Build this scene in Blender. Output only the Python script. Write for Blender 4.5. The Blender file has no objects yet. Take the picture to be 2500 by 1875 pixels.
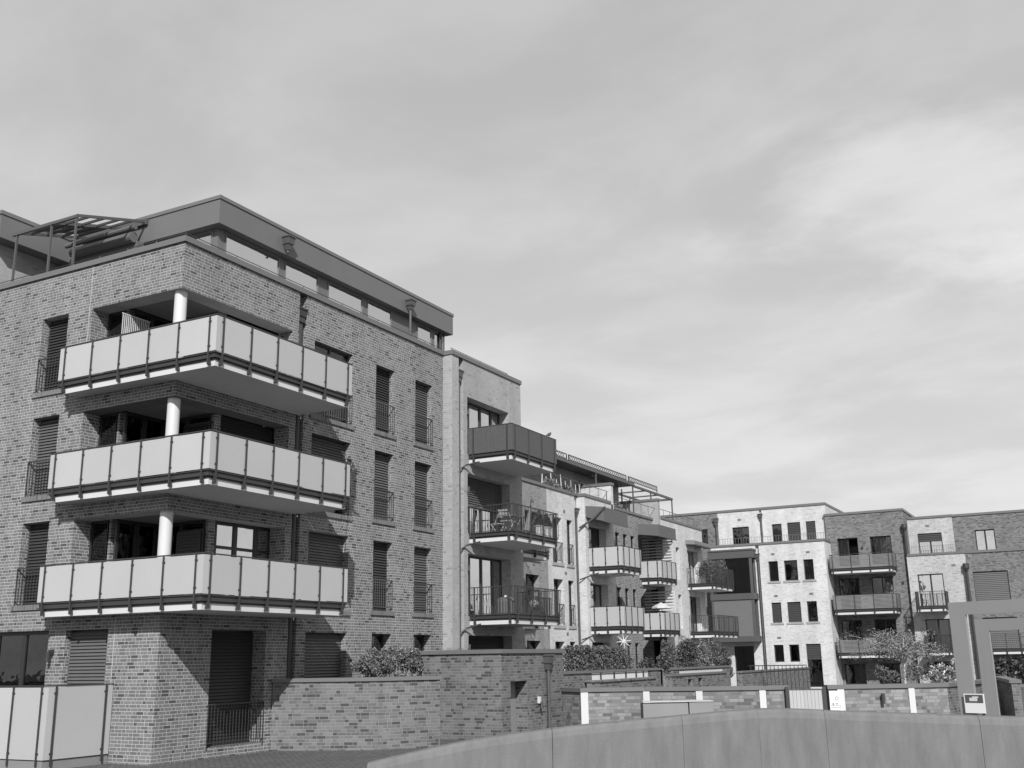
import bpy, math, random
from mathutils import Vector
R = math.radians
random.seed(7)
S = bpy.context.scene
COL = S.collection

# ------------------------------------------------------------------ camera
cam = bpy.data.cameras.new('camera'); camo = bpy.data.objects.new('camera', cam); COL.objects.link(camo)
cam.sensor_width = 36.0; cam.lens = 2585.7/2500*36.0; cam.clip_end = 2000; cam.clip_start = 0.05
yaw, pitch, roll = 0.493708, 0.254034, -0.01647
Fv = Vector((math.cos(yaw)*math.cos(pitch), math.sin(yaw)*math.cos(pitch), math.sin(pitch)))
R0 = Vector((math.sin(yaw), -math.cos(yaw), 0)); U0 = R0.cross(Fv)
Rt = R0*math.cos(roll)+U0*math.sin(roll); Up = -R0*math.sin(roll)+U0*math.cos(roll)
from mathutils import Matrix
camo.matrix_world = Matrix(((Rt.x, Up.x, -Fv.x, 0), (Rt.y, Up.y, -Fv.y, 0), (Rt.z, Up.z, -Fv.z, 0), (0, 0, 0, 1)))
S.camera = camo
# ------------------------------------------------------------------ light
SUN = Vector((-1.5, -1.0, 1.33)).normalized()
sd = bpy.data.lights.new('sun', 'SUN'); sd.energy = 5.0; sd.angle = R(0.5); sd.color = (1.0, 1.0, 1.0)
so = bpy.data.objects.new('sun', sd); COL.objects.link(so); so.rotation_euler = (-SUN).to_track_quat('-Z', 'Y').to_euler()
W = bpy.data.worlds.new('World'); S.world = W; W.use_nodes = True
nt = W.node_tree; nt.nodes.clear()
def N(t, nt_, **k):
    n = nt_.nodes.new(t)
    for a, b in k.items(): setattr(n, a, b)
    return n
def mth(nt_, op, a, b=None, c=None, clamp=False):
    n = nt_.nodes.new('ShaderNodeMath'); n.operation = op; n.use_clamp = clamp
    for i, v in enumerate((a, b, c)):
        if v is None: continue
        if isinstance(v, (int, float)): n.inputs[i].default_value = v
        else: nt_.links.new(v, n.inputs[i])
    return n.outputs[0]
sky = N('ShaderNodeTexSky', nt, sky_type='NISHITA'); sky.sun_disc = False
sky.sun_elevation = math.asin(SUN.z); sky.sun_rotation = math.atan2(SUN.x, SUN.y)
sky.dust_density = 2.0; sky.air_density = 1.0
bw = N('ShaderNodeRGBToBW', nt); nt.links.new(sky.outputs[0], bw.inputs[0])
tc = N('ShaderNodeTexCoord', nt)
sep = N('ShaderNodeSeparateXYZ', nt); nt.links.new(tc.outputs['Generated'], sep.inputs[0])
zc = mth(nt, 'ADD', mth(nt, 'MAXIMUM', sep.outputs[2], 0.0), 0.16)
px_ = mth(nt, 'DIVIDE', sep.outputs[0], zc); py_ = mth(nt, 'DIVIDE', sep.outputs[1], zc)
cx = N('ShaderNodeCombineXYZ', nt); nt.links.new(px_, cx.inputs[0]); nt.links.new(py_, cx.inputs[1])
mp = N('ShaderNodeMapping', nt); mp.inputs['Rotation'].default_value = (0, 0, R(8)); mp.inputs['Scale'].default_value = (1.75, 1.25, 1)
nt.links.new(cx.outputs[0], mp.inputs[0])
nz = N('ShaderNodeTexNoise', nt); nz.inputs['Scale'].default_value = 1.5; nz.inputs['Detail'].default_value = 9; nz.inputs['Roughness'].default_value = 0.56; nz.inputs['Distortion'].default_value = 0.25
nt.links.new(mp.outputs[0], nz.inputs[0])
cl = N('ShaderNodeMapRange', nt, interpolation_type='SMOOTHSTEP'); cl.inputs['From Min'].default_value = 0.36; cl.inputs['From Max'].default_value = 0.68
nt.links.new(nz.outputs[0], cl.inputs[0])
SKYS = 0.1
base = mth(nt, 'MULTIPLY', bw.outputs[0], 1.0)
elev = N('ShaderNodeMapRange', nt, interpolation_type='SMOOTHSTEP'); elev.inputs['From Min'].default_value = 0.6; elev.inputs['From Max'].default_value = 0.0
elev.inputs['To Min'].default_value = 4.8; elev.inputs['To Max'].default_value = 6.7
nt.links.new(sep.outputs[2], elev.inputs[0])
# thin high cloud veil: even bright layer, brighter towards the horizon, streaks on top
cloud = mth(nt, 'MULTIPLY', elev.outputs[0], mth(nt, 'MULTIPLY_ADD', cl.outputs[0], 0.17, 0.94))
# one brighter cloud bank low in the right half of the sky
ex = mth(nt, 'DIVIDE', mth(nt, 'SUBTRACT', px_, 1.74), 0.24); ey = mth(nt, 'DIVIDE', mth(nt, 'SUBTRACT', py_, 0.16), 0.26)
dd_ = mth(nt, 'ADD', mth(nt, 'ADD', mth(nt, 'MULTIPLY', ex, ex), mth(nt, 'MULTIPLY', ey, ey)), mth(nt, 'MULTIPLY', mth(nt, 'SUBTRACT', nz.outputs[0], 0.5), -6.5))
bl_ = N('ShaderNodeMapRange', nt, interpolation_type='SMOOTHSTEP'); bl_.inputs['From Min'].default_value = 2.0; bl_.inputs['From Max'].default_value = 0.0; nt.links.new(dd_, bl_.inputs[0])
tot = mth(nt, 'ADD', mth(nt, 'ADD', mth(nt, 'MULTIPLY', base, 0.12), mth(nt, 'MULTIPLY', cloud, 0.95)), mth(nt, 'MULTIPLY', bl_.outputs[0], 1.3))
cmb = N('ShaderNodeCombineXYZ', nt)
for i in range(3): nt.links.new(tot, cmb.inputs[i])
bg = N('ShaderNodeBackground', nt); bg.inputs[1].default_value = SKYS; nt.links.new(cmb.outputs[0], bg.inputs[0])
wo = N('ShaderNodeOutputWorld', nt); nt.links.new(bg.outputs[0], wo.inputs[0])
S.view_settings.view_transform = 'Standard'; S.view_settings.look = 'None'
S.view_settings.exposure = 0.12; S.view_settings.gamma = 1.0
S.render.engine = 'CYCLES'; S.cycles.max_bounces = 6; S.cycles.transparent_max_bounces = 12

# ------------------------------------------------------------------ materials
def newmat(name):
    m = bpy.data.materials.new(name); m.use_nodes = True; return m
def bsdf(m): return m.node_tree.nodes['Principled BSDF']
def grey(nt_, val, sock):
    c = nt_.nodes.new('ShaderNodeCombineColor')
    for i in range(3): nt_.links.new(val, c.inputs[i])
    nt_.links.new(c.outputs[0], sock)
def mat(name, v, rough=0.6, var=0.12, scale=3.0, metal=0.0, bump=0.0, spec=0.5, streak=False):
    m = newmat(name); t = m.node_tree; b = bsdf(m)
    g = N('ShaderNodeNewGeometry', t)
    mpn = N('ShaderNodeMapping', t); mpn.inputs['Scale'].default_value = (1, 1, 0.25 if streak else 1)
    t.links.new(g.outputs['Position'], mpn.inputs[0])
    n = N('ShaderNodeTexNoise', t); n.inputs['Scale'].default_value = scale; n.inputs['Detail'].default_value = 6; n.inputs['Roughness'].default_value = 0.65
    t.links.new(mpn.outputs[0], n.inputs[0])
    val = mth(t, 'MULTIPLY', mth(t, 'MULTIPLY_ADD', n.outputs[0], 2*var, 1-var), v)
    grey(t, val, b.inputs['Base Color'])
    b.inputs['Roughness'].default_value = rough; b.inputs['Metallic'].default_value = metal
    b.inputs['Specular IOR Level'].default_value = spec
    if bump:
        n2 = N('ShaderNodeTexNoise', t); n2.inputs['Scale'].default_value = 60; n2.inputs['Detail'].default_value = 3
        t.links.new(g.outputs['Position'], n2.inputs[0])
        bp = N('ShaderNodeBump', t); bp.inputs['Strength'].default_value = bump; bp.inputs['Distance'].default_value = 0.01
        t.links.new(n2.outputs[0], bp.inputs['Height']); t.links.new(bp.outputs[0], b.inputs['Normal'])
    return m
def brick(name, lo, hi, dark, mortar, dark_p=0.12, bl=0.25, ch=0.0833, seed=0.0, mj=0.012):
    """wild bond: stretcher + header alternating, every course shifted at random"""
    m = newmat(name); t = m.node_tree; b = bsdf(m)
    g = N('ShaderNodeNewGeometry', t)
    cr = N('ShaderNodeVectorMath', t, operation='CROSS_PRODUCT'); cr.inputs[0].default_value = (0, 0, 1); t.links.new(g.outputs['True Normal'], cr.inputs[1])
    nm = N('ShaderNodeVectorMath', t, operation='NORMALIZE'); t.links.new(cr.outputs[0], nm.inputs[0])
    dt = N('ShaderNodeVectorMath', t, operation='DOT_PRODUCT'); t.links.new(nm.outputs[0], dt.inputs[0]); t.links.new(g.outputs['Position'], dt.inputs[1])
    sp = N('ShaderNodeSeparateXYZ', t); t.links.new(g.outputs['Position'], sp.inputs[0])
    u = dt.outputs['Value']; v = mth(t, 'DIVIDE', mth(t, 'ADD', sp.outputs[2], 10.0), ch)
    row = mth(t, 'FLOOR', v); fv = mth(t, 'SUBTRACT', v, row)
    wn = N('ShaderNodeTexWhiteNoise', t, noise_dimensions='1D'); t.links.new(mth(t, 'ADD', row, seed), wn.inputs['W'])
    unit = bl*1.5
    sh = mth(t, 'DIVIDE', mth(t, 'FLOOR', mth(t, 'MULTIPLY', wn.outputs[0], 6.0)), 6.0)
    uu = mth(t, 'ADD', mth(t, 'DIVIDE', mth(t, 'ADD', u, 200.0), unit), sh)
    cell = mth(t, 'FLOOR', uu); fu = mth(t, 'SUBTRACT', uu, cell)
    ish = mth(t, 'GREATER_THAN', fu, 0.6667)
    # in-brick distance to vertical joint, metres
    a = mth(t, 'MULTIPLY', fu, unit)
    loc = mth(t, 'SUBTRACT', a, mth(t, 'MULTIPLY', ish, bl))
    ln = mth(t, 'SUBTRACT', bl, mth(t, 'MULTIPLY', ish, bl*0.5))
    du = mth(t, 'MINIMUM', loc, mth(t, 'SUBTRACT', ln, loc))
    dv = mth(t, 'MULTIPLY', mth(t, 'MINIMUM', fv, mth(t, 'SUBTRACT', 1.0, fv)), ch)
    d = mth(t, 'MINIMUM', du, dv)
    mr = N('ShaderNodeMapRange', t, interpolation_type='SMOOTHSTEP'); mr.inputs['From Min'].default_value = mj*0.35; mr.inputs['From Max'].default_value = mj*0.65
    t.links.new(d, mr.inputs[0])
    idv = N('ShaderNodeCombineXYZ', t); t.links.new(mth(t, 'ADD', cell, mth(t, 'MULTIPLY', ish, 0.5)), idv.inputs[0]); t.links.new(row, idv.inputs[1]); idv.inputs[2].default_value = seed
    w2 = N('ShaderNodeTexWhiteNoise', t, noise_dimensions='3D'); t.links.new(idv.outputs[0], w2.inputs['Vector'])
    sc = N('ShaderNodeSeparateColor', t); t.links.new(w2.outputs['Color'], sc.inputs[0])
    bv = mth(t, 'MULTIPLY_ADD', sc.outputs[0], hi-lo, lo)
    isd = mth(t, 'LESS_THAN', sc.outputs[1], dark_p)
    mx = N('ShaderNodeMix', t, data_type='FLOAT'); t.links.new(isd, mx.inputs[0]); t.links.new(bv, mx.inputs[2]); mx.inputs[3].default_value = dark
    m2 = N('ShaderNodeMix', t, data_type='FLOAT'); t.links.new(mr.outputs[0], m2.inputs[0]); m2.inputs[2].default_value = mortar; t.links.new(mx.outputs[0], m2.inputs[3])
    nz_ = N('ShaderNodeTexNoise', t); nz_.inputs['Scale'].default_value = 0.8; nz_.inputs['Detail'].default_value = 8; nz_.inputs['Roughness'].default_value = 0.7
    t.links.new(g.outputs['Position'], nz_.inputs[0])
    ms_ = N('ShaderNodeMapping', t); ms_.inputs['Scale'].default_value = (1.3, 1.3, 0.12); t.links.new(g.outputs['Position'], ms_.inputs[0])
    ns_ = N('ShaderNodeTexNoise', t); ns_.inputs['Scale'].default_value = 1.0; ns_.inputs['Detail'].default_value = 5; t.links.new(ms_.outputs[0], ns_.inputs[0])
    fin = mth(t, 'MULTIPLY', mth(t, 'MULTIPLY', m2.outputs[0], mth(t, 'MULTIPLY_ADD', nz_.outputs[0], 0.45, 0.78)), mth(t, 'MULTIPLY_ADD', ns_.outputs[0], 0.5, 0.75))
    grey(t, fin, b.inputs['Base Color']); b.inputs['Roughness'].default_value = 0.9; b.inputs['Specular IOR Level'].default_value = 0.2
    bp = N('ShaderNodeBump', t); bp.inputs['Strength'].default_value = 0.5; bp.inputs['Distance'].default_value = 0.006
    t.links.new(mr.outputs[0], bp.inputs['Height']); t.links.new(bp.outputs[0], b.inputs['Normal'])
    return m
def glassmat(name, refl, trans):
    m = newmat(name); t = m.node_tree; t.nodes.clear()
    tr = N('ShaderNodeBsdfTransparent', t); tr.inputs[0].default_value = (trans,)*3+(1,)
    gl = N('ShaderNodeBsdfGlossy', t); gl.inputs['Roughness'].default_value = 0.015; gl.inputs[0].default_value = (0.95,)*3+(1,)
    g = N('ShaderNodeNewGeometry', t)
    n = N('ShaderNodeTexNoise', t); n.inputs['Scale'].default_value = 1.6; t.links.new(g.outputs['Position'], n.inputs[0])
    bp = N('ShaderNodeBump', t); bp.inputs['Strength'].default_value = 0.25; bp.inputs['Distance'].default_value = 0.02
    t.links.new(n.outputs[0], bp.inputs['Height']); t.links.new(bp.outputs[0], gl.inputs['Normal'])
    fr = N('ShaderNodeFresnel', t); fr.inputs[0].default_value = 1.5
    f = mth(t, 'MAXIMUM', mth(t, 'MULTIPLY', fr.outputs[0], 1.6), refl)
    mx = N('ShaderNodeMixShader', t); t.links.new(f, mx.inputs[0]); t.links.new(tr.outputs[0], mx.inputs[1]); t.links.new(gl.outputs[0], mx.inputs[2])
    o = N('ShaderNodeOutputMaterial', t); t.links.new(mx.outputs[0], o.inputs[0])
    return m
def leafmat(name, v):
    m = newmat(name); t = m.node_tree; b = bsdf(m)
    g = N('ShaderNodeNewGeometry', t)
    val = mth(t, 'MULTIPLY_ADD', g.outputs['Random Per Island'], v*1.3, v*0.45)
    grey(t, val, b.inputs['Base Color']); b.inputs['Roughness'].default_value = 0.55
    return m
M = {}
M['brick'] = brick('mid_brick', 0.115, 0.178, 0.07, 0.37, 0.10, mj=0.015)
M['brick_light'] = brick('pale_brick', 0.27, 0.32, 0.22, 0.34, 0.06, seed=5)
M['brick_grey'] = brick('grey_brick', 0.2, 0.25, 0.16, 0.28, 0.08, seed=9)
M['brick_white'] = brick('white_brick', 0.44, 0.53, 0.39, 0.48, 0.07, seed=13)
M['brick_pale'] = brick('light_grey_brick', 0.33, 0.43, 0.27, 0.38, 0.07, seed=15)
M['brick_far'] = brick('far_grey_brick', 0.11, 0.19, 0.08, 0.19, 0.10, seed=17)
M['brick_garden'] = brick('garden_brick', 0.10, 0.16, 0.06, 0.21, 0.15, seed=21)
M['brick_block'] = brick('large_brick', 0.13, 0.25, 0.10, 0.15, 0.10, seed=25, bl=0.30, ch=0.1)
M['brick_sill'] = brick('sill_brick', 0.13, 0.17, 0.1, 0.2, 0.1, seed=31, bl=0.09, ch=0.3)
M['coping'] = mat('coping_sheet', 0.13, 0.45, 0.1, 1.5, spec=0.5)
M['fascia'] = mat('fascia_sheet', 0.125, 0.5, 0.12, 0.9, streak=True)
M['metal'] = mat('dark_metal', 0.035, 0.5, 0.2, 4)
M['midmetal'] = mat('grey_metal', 0.075, 0.45, 0.15, 4)
M['zinc'] = mat('zinc_pipe', 0.07, 0.4, 0.25, 5, streak=True)
M['frame'] = mat('window_frame', 0.022, 0.45, 0.1, 4)
M['greyframe'] = mat('grey_window_frame', 0.14, 0.45, 0.1, 4)
M['blind'] = mat('shutter_slats', 0.095, 0.45, 0.12, 2)
M['blind_dark'] = mat('dark_shutter_slats', 0.035, 0.45, 0.12, 2)
M['blind_white'] = mat('pale_blind', 0.5, 0.6, 0.1, 2)
M['slab'] = mat('white_slab_edge', 0.52, 0.6, 0.09, 1.2, streak=True)
M['panel'] = mat('white_panel', 0.395, 0.35, 0.07, 0.9)
t_ = M['panel'].node_tree; b_ = bsdf(M['panel']); oi = N('ShaderNodeObjectInfo', t_); src = b_.inputs['Base Color'].links[0].from_socket
mv = N('ShaderNodeMix', t_, data_type='RGBA', blend_type='MULTIPLY'); mv.inputs[0].default_value = 1.0; t_.links.new(src, mv.inputs[6])
grey(t_, mth(t_, 'MULTIPLY_ADD', oi.outputs['Random'], 0.12, 0.92), mv.inputs[7]); t_.links.new(mv.outputs[2], b_.inputs['Base Color'])
M['panel_dark'] = mat('cane_screen', 0.075, 0.7, 0.35, 14)
M['white'] = mat('white_paint', 0.52, 0.5, 0.06, 2)
M['render'] = mat('pale_render', 0.4, 0.8, 0.12, 1.2, bump=0.2)
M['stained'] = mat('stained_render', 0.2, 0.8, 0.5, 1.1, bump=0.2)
M['curtain'] = mat('curtain', 0.55, 0.9, 0.15, 5)
M['curtain_grey'] = mat('grey_curtain', 0.28, 0.9, 0.15, 5)
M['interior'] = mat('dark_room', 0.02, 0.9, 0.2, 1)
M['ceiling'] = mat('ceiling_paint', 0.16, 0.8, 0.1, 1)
M['parapet'] = mat('weathered_concrete', 0.145, 0.85, 0.42, 4.5, bump=0.5, spec=0.2, streak=True)
M['concrete'] = mat('smooth_concrete', 0.2, 0.75, 0.14, 0.9, bump=0.3)
M['steel'] = mat('painted_steel', 0.23, 0.45, 0.12, 1.5, streak=True)
M['awning'] = mat('awning_cloth', 0.1, 0.85, 0.1, 2)
M['awning_light'] = mat('pale_awning_cloth', 0.17, 0.85, 0.1, 2)
M['bark'] = mat('bark', 0.12, 0.9, 0.3, 8)
M['palebark'] = mat('pale_bark', 0.4, 0.9, 0.2, 8)
M['leaf'] = leafmat('leaves', 0.085); M['leaf_dark'] = leafmat('dark_leaves', 0.05); M['leaf_pale'] = leafmat('pale_leaves', 0.13)
M['flower'] = leafmat('white_petals', 0.26)
M['glass'] = glassmat('glass', 0.06, 0.75); M['skyglass'] = glassmat('coated_glass', 0.7, 0.5)
M['ground'] = mat('paving', 0.085, 0.85, 0.3, 0.6)
t_ = M['ground'].node_tree; b_ = bsdf(M['ground']); g_ = N('ShaderNodeNewGeometry', t_); bt_ = N('ShaderNodeTexBrick', t_); bt_.inputs['Scale'].default_value = 2.5
bt_.inputs['Color1'].default_value = (1.25, 1.25, 1.25, 1); bt_.inputs['Color2'].default_value = (0.8, 0.8, 0.8, 1); bt_.inputs['Mortar'].default_value = (0.35, 0.35, 0.35, 1); bt_.inputs['Mortar Size'].default_value = 0.03
t_.links.new(g_.outputs['Position'], bt_.inputs[0]); src = b_.inputs['Base Color'].links[0].from_socket
mv = N('ShaderNodeMix', t_, data_type='RGBA', blend_type='MULTIPLY'); mv.inputs[0].default_value = 1.0; t_.links.new(src, mv.inputs[6]); t_.links.new(bt_.outputs[0], mv.inputs[7]); t_.links.new(mv.outputs[2], b_.inputs['Base Color'])
M['slats'] = mat('timber_slats', 0.17, 0.75, 0.18, 3)
M['soil'] = mat('soil', 0.06, 0.9, 0.3, 6)
M['wood'] = mat('weathered_wood', 0.3, 0.8, 0.2, 5)
M['ink'] = mat('sign_ink', 0.2, 0.6, 0.05, 3)
M['ink_pale'] = mat('pale_sign_ink', 0.45, 0.6, 0.05, 3)
M['signwhite'] = mat('sign_face', 0.65, 0.4, 0.02, 2)
M['grass'] = mat('lawn', 0.08, 0.9, 0.4, 6)

# ------------------------------------------------------------------ mesh helpers
class MB:
    def __init__(s): s.v = []; s.f = []
    def quad(s, a, b, c, d):
        n = len(s.v); s.v += [tuple(a), tuple(b), tuple(c), tuple(d)]; s.f.append((n, n+1, n+2, n+3)); return s
    def hexa(s, p):      # 8 points: bottom 4 (ccw), top 4
        n = len(s.v); s.v += [tuple(q) for q in p]
        # make winding outward whatever the handedness
        a, b, c, d = (Vector(p[0]), Vector(p[1]), Vector(p[3]), Vector(p[4]))
        fl = (b-a).cross(c-a).dot(d-a) < 0
        F = [(0, 3, 2, 1), (4, 5, 6, 7), (0, 1, 5, 4), (1, 2, 6, 5), (2, 3, 7, 6), (3, 0, 4, 7)]
        for f in F:
            if fl: f = f[::-1]
            s.f.append(tuple(n+i for i in f))
        return s
    def box(s, x0, x1, y0, y1, z0, z1):
        if x0 > x1: x0, x1 = x1, x0
        if y0 > y1: y0, y1 = y1, y0
        return s.hexa([(x0, y0, z0), (x1, y0, z0), (x1, y1, z0), (x0, y1, z0), (x0, y0, z1), (x1, y0, z1), (x1, y1, z1), (x0, y1, z1)])
    def obox(s, p, q, a, b, z0, z1, ext=0.0):
        """box along plan segment p-q, from normal offset a to b (normal = left of p->q)"""
        p = Vector(p).to_2d(); q = Vector(q).to_2d(); t = (q-p).normalized(); n = Vector((-t.y, t.x))
        p = p-t*ext; q = q+t*ext
        P = [p+n*a, q+n*a, q+n*b, p+n*b]
        return s.hexa([(k.x, k.y, z0) for k in P]+[(k.x, k.y, z1) for k in P])
    def tube(s, a, b, r, r2=None, n=8, caps=True):
        r2 = r if r2 is None else r2
        a = Vector(a); b = Vector(b); d = (b-a).normalized()
        u = d.orthogonal().normalized(); w = d.cross(u); k = len(s.v)
        for c, rr in ((a, r), (b, r2)):
            for i in range(n):
                t = 2*math.pi*i/n; s.v.append(tuple(c+u*math.cos(t)*rr+w*math.sin(t)*rr))
        for i in range(n): s.f.append((k+i, k+(i+1) % n, k+n+(i+1) % n, k+n+i))
        if caps: s.f.append(tuple(k+i for i in range(n))[::-1]); s.f.append(tuple(k+n+i for i in range(n)))
        return s
    def lathe(s, cx, cy, prof, n=16):
        k = len(s.v)
        for r, z in prof:
            for i in range(n):
                t = 2*math.pi*i/n; s.v.append((cx+r*math.cos(t), cy+r*math.sin(t), z))
        m = len(prof)
        for j in range(m-1):
            for i in range(n): s.f.append((k+j*n+i, k+j*n+(i+1) % n, k+(j+1)*n+(i+1) % n, k+(j+1)*n+i))
        s.f.append(tuple(k+i for i in range(n))[::-1]); s.f.append(tuple(k+(m-1)*n+i for i in range(n)))
        return s
    def build_each(s, name, m, parent=None, smooth=False):
        par = list(range(len(s.v)))
        def find(a):
            while par[a] != a: par[a] = par[par[a]]; a = par[a]
            return a
        for f in s.f:
            for k in f[1:]: par[find(k)] = find(f[0])
        gs = {}
        for f in s.f: gs.setdefault(find(f[0]), []).append(f)
        out = []
        for fs in gs.values():
            mp_ = {}; q = MB()
            for f in fs:
                for k in f:
                    if k not in mp_: mp_[k] = len(q.v); q.v.append(s.v[k])
                q.f.append(tuple(mp_[k] for k in f))
            out.append(q.build(name, m, parent, smooth))
        return out
    def build(s, name, m, parent=None, smooth=False):
        me = bpy.data.meshes.new(name); me.from_pydata(s.v, [], s.f); me.update()
        me.materials.append(M[m] if isinstance(m, str) else m)
        if smooth:
            for p in me.polygons: p.use_smooth = True
        o = bpy.data.objects.new(name, me); COL.objects.link(o)
        if parent is not None: o.parent = parent; o.matrix_parent_inverse = Matrix.Translation(-Vector(parent_loc(parent)))
        return o
def parent_loc(p):
    l = Vector(p.location)
    return l if p.parent is None else l
def tag(o, label=None, cat=None, group=None, kind=None):
    if label: o['label'] = label
    if cat: o['category'] = cat
    if group: o['group'] = group
    if kind: o['kind'] = kind
    return o
def thing(name, label, cat, loc=(0, 0, 0), group=None):
    o = bpy.data.objects.new(name, None); COL.objects.link(o); o.location = loc; o.empty_display_size = 0.3
    return tag(o, label, cat, group)
def struct(o): o['kind'] = 'structure'; return o

class Fac:
    """facade frame: u along the wall, d into the wall, z up. axis 'x' faces -y, axis 'y' faces -x"""
    def __init__(s, axis, plane): s.a = axis; s.p = plane
    def P(s, u, d, z): return (u, s.p+d, z) if s.a == 'x' else (s.p+d, u, z)
    def box(s, mb, u0, u1, d0, d1, z0, z1):
        if s.a == 'x': mb.box(u0, u1, s.p+d0, s.p+d1, z0, z1)
        else: mb.box(s.p+d0, s.p+d1, u0, u1, z0, z1)
        return mb
    def wall(s, mb, u0, u1, z0, z1, t, ops):
        """slab with rectangular openings (u0,u1,z0,z1)"""
        us = sorted({u0, u1}|{min(max(v, u0), u1) for o in ops for v in o[:2]})
        zs = sorted({z0, z1}|{min(max(v, z0), z1) for o in ops for v in o[2:4]})
        full = {}
        for i in range(len(us)-1):
            for j in range(len(zs)-1):
                cu = (us[i]+us[i+1])/2; cz = (zs[j]+zs[j+1])/2
                full[i, j] = not any(o[0] < cu < o[1] and o[2] < cz < o[3] for o in ops)
        def q(pts, want):
            P = [Vector(s.P(*p)) for p in pts]; n = (P[1]-P[0]).cross(P[2]-P[0])
            w = Vector(s.P(*want))-Vector(s.P(0, 0, 0))
            if n.dot(w) < 0: P = P[::-1]
            mb.quad(*P)
        for (i, j), f in full.items():
            if not f: continue
            a, b, c, e = us[i], us[i+1], zs[j], zs[j+1]
            q([(a, 0, c), (b, 0, c), (b, 0, e), (a, 0, e)], (0, -1, 0)); q([(a, t, c), (b, t, c), (b, t, e), (a, t, e)], (0, 1, 0))
            if not full.get((i-1, j)): q([(a, 0, c), (a, t, c), (a, t, e), (a, 0, e)], (-1, 0, 0))
            if not full.get((i+1, j)): q([(b, 0, c), (b, t, c), (b, t, e), (b, 0, e)], (1, 0, 0))
            if not full.get((i, j-1)): q([(a, 0, c), (b, 0, c), (b, t, c), (a, t, c)], (0, 0, -1))
            if not full.get((i, j+1)): q([(a, 0, e), (b, 0, e), (b, t, e), (a, t, e)], (0, 0, 1))
        return mb

def window(F, bld, u0, u1, z0, z1, dep=0.16, n=1, blind=0.0, bm='blind', curtain=None, rail=False, sill='brick_sill', glass='glass', frame='frame', transom=None, slat=0.085, fw=0.07, splits=None, railtop=0.98, name='window', label=None):
    w = MB(); fd = dep+0.07
    F.box(w, u0, u1, dep, fd, z1-fw, z1); F.box(w, u0, u1, dep, fd, z0, z0+fw)
    F.box(w, u0, u0+fw, dep, fd, z0+fw, z1-fw); F.box(w, u1-fw, u1, dep, fd, z0+fw, z1-fw)
    cuts = splits if splits is not None else [u0+(u1-u0)*k/n for k in range(1, n)]
    for c in cuts: F.box(w, c-fw*0.75, c+fw*0.75, dep-0.01, fd, z0+fw, z1-fw)
    if transom: F.box(w, u0+fw, u1-fw, dep-0.005, fd-0.01, transom-0.04, transom+0.04)
    o = w.build(name, frame, bld)
    if label: o['label'] = label
    g = MB(); es = [u0+fw]+[c for c in cuts]+[u1-fw]
    for a, b in zip(es[:-1], es[1:]): F.box(g, a, b, dep+0.03, dep+0.045, z0+fw*0.5, z1-fw*0.5)
    g.build('pane', glass, o)
    if blind > 0:
        b = MB(); zb = z1-0.03-(z1-z0-0.06)*blind; z = z1-0.05; dd = dep-0.03
        while z-slat > zb-0.01:
            P = [(u0+0.02, dd-0.045, z-slat*0.55), (u1-0.02, dd-0.045, z-slat*0.55), (u1-0.02, dd-0.035, z-slat*0.62), (u0+0.02, dd-0.035, z-slat*0.62)]
            # slanted slat: outer edge low, inner edge high
            a1 = F.P(u0+0.02, dd-0.045, z-slat); a2 = F.P(u1-0.02, dd-0.045, z-slat); a3 = F.P(u1-0.02, dd, z); a4 = F.P(u0+0.02, dd, z)
            c1 = F.P(u0+0.02, dd-0.035, z-slat-0.004); c2 = F.P(u1-0.02, dd-0.035, z-slat-0.004); c3 = F.P(u1-0.02, dd+0.008, z-0.004); c4 = F.P(u0+0.02, dd+0.008, z-0.004)
            b.hexa([c1, c2, c3, c4, a1, a2, a3, a4]); z -= slat
        F.box(b, u0+0.01, u1-0.01, dd-0.05, dd+0.01, z-0.05, z-0.005)
        b.build('shutter', bm, o)
    if curtain:
        c = MB(); kind = curtain if isinstance(curtain, tuple) else (curtain, 0.0, 1.0)
        m_, f0, f1 = kind; a = u0+fw+(u1-u0-2*fw)*f0; e = u0+fw+(u1-u0-2*fw)*f1
        k = max(6, int((e-a)/0.06)); pts = [(a+(e-a)*i/k, dep+0.12+(0.025 if i % 2 else 0.0)) for i in range(k+1)]
        for (ua, da), (ub, db) in zip(pts[:-1], pts[1:]): c.quad(F.P(ua, da, z0+0.03), F.P(ub, db, z0+0.03), F.P(ub, db, z1-0.03), F.P(ua, da, z1-0.03))
        c.build('curtain', m_, o)
    if rail:
        r = MB(); zt = z0+railtop; za = z0+0.1
        F.box(r, u0-0.01, u1+0.01, -0.03, 0.0, zt-0.02, zt+0.015); F.box(r, u0, u1, -0.03, 0.0, za, za+0.02)
        k = max(3, int((u1-u0)/0.11))
        for i in range(k+1):
            c = u0+(u1-u0)*i/k; th = 0.014 if 0 < i < k else 0.022
            F.box(r, c-th/2, c+th/2, -0.026, -0.008, za if 0 < i < k else z0-0.05, zt)
        r.build('railing', 'midmetal' if rail is True else rail, o)
    if sill:
        s_ = MB(); F.box(s_, u0-0.12, u1+0.12, -0.045, dep, z0-0.14, z0-0.003); s_.build('sill', sill, o)
    return o

def coping(F, bld, u0, u1, z0, z1, over=0.05, t=0.4, m='coping', ends=(0, 0)):
    mb = MB(); F.box(mb, u0-ends[0], u1+ends[1], -over, t, z0, z1)
    return mb.build('coping', m, bld)

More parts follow.
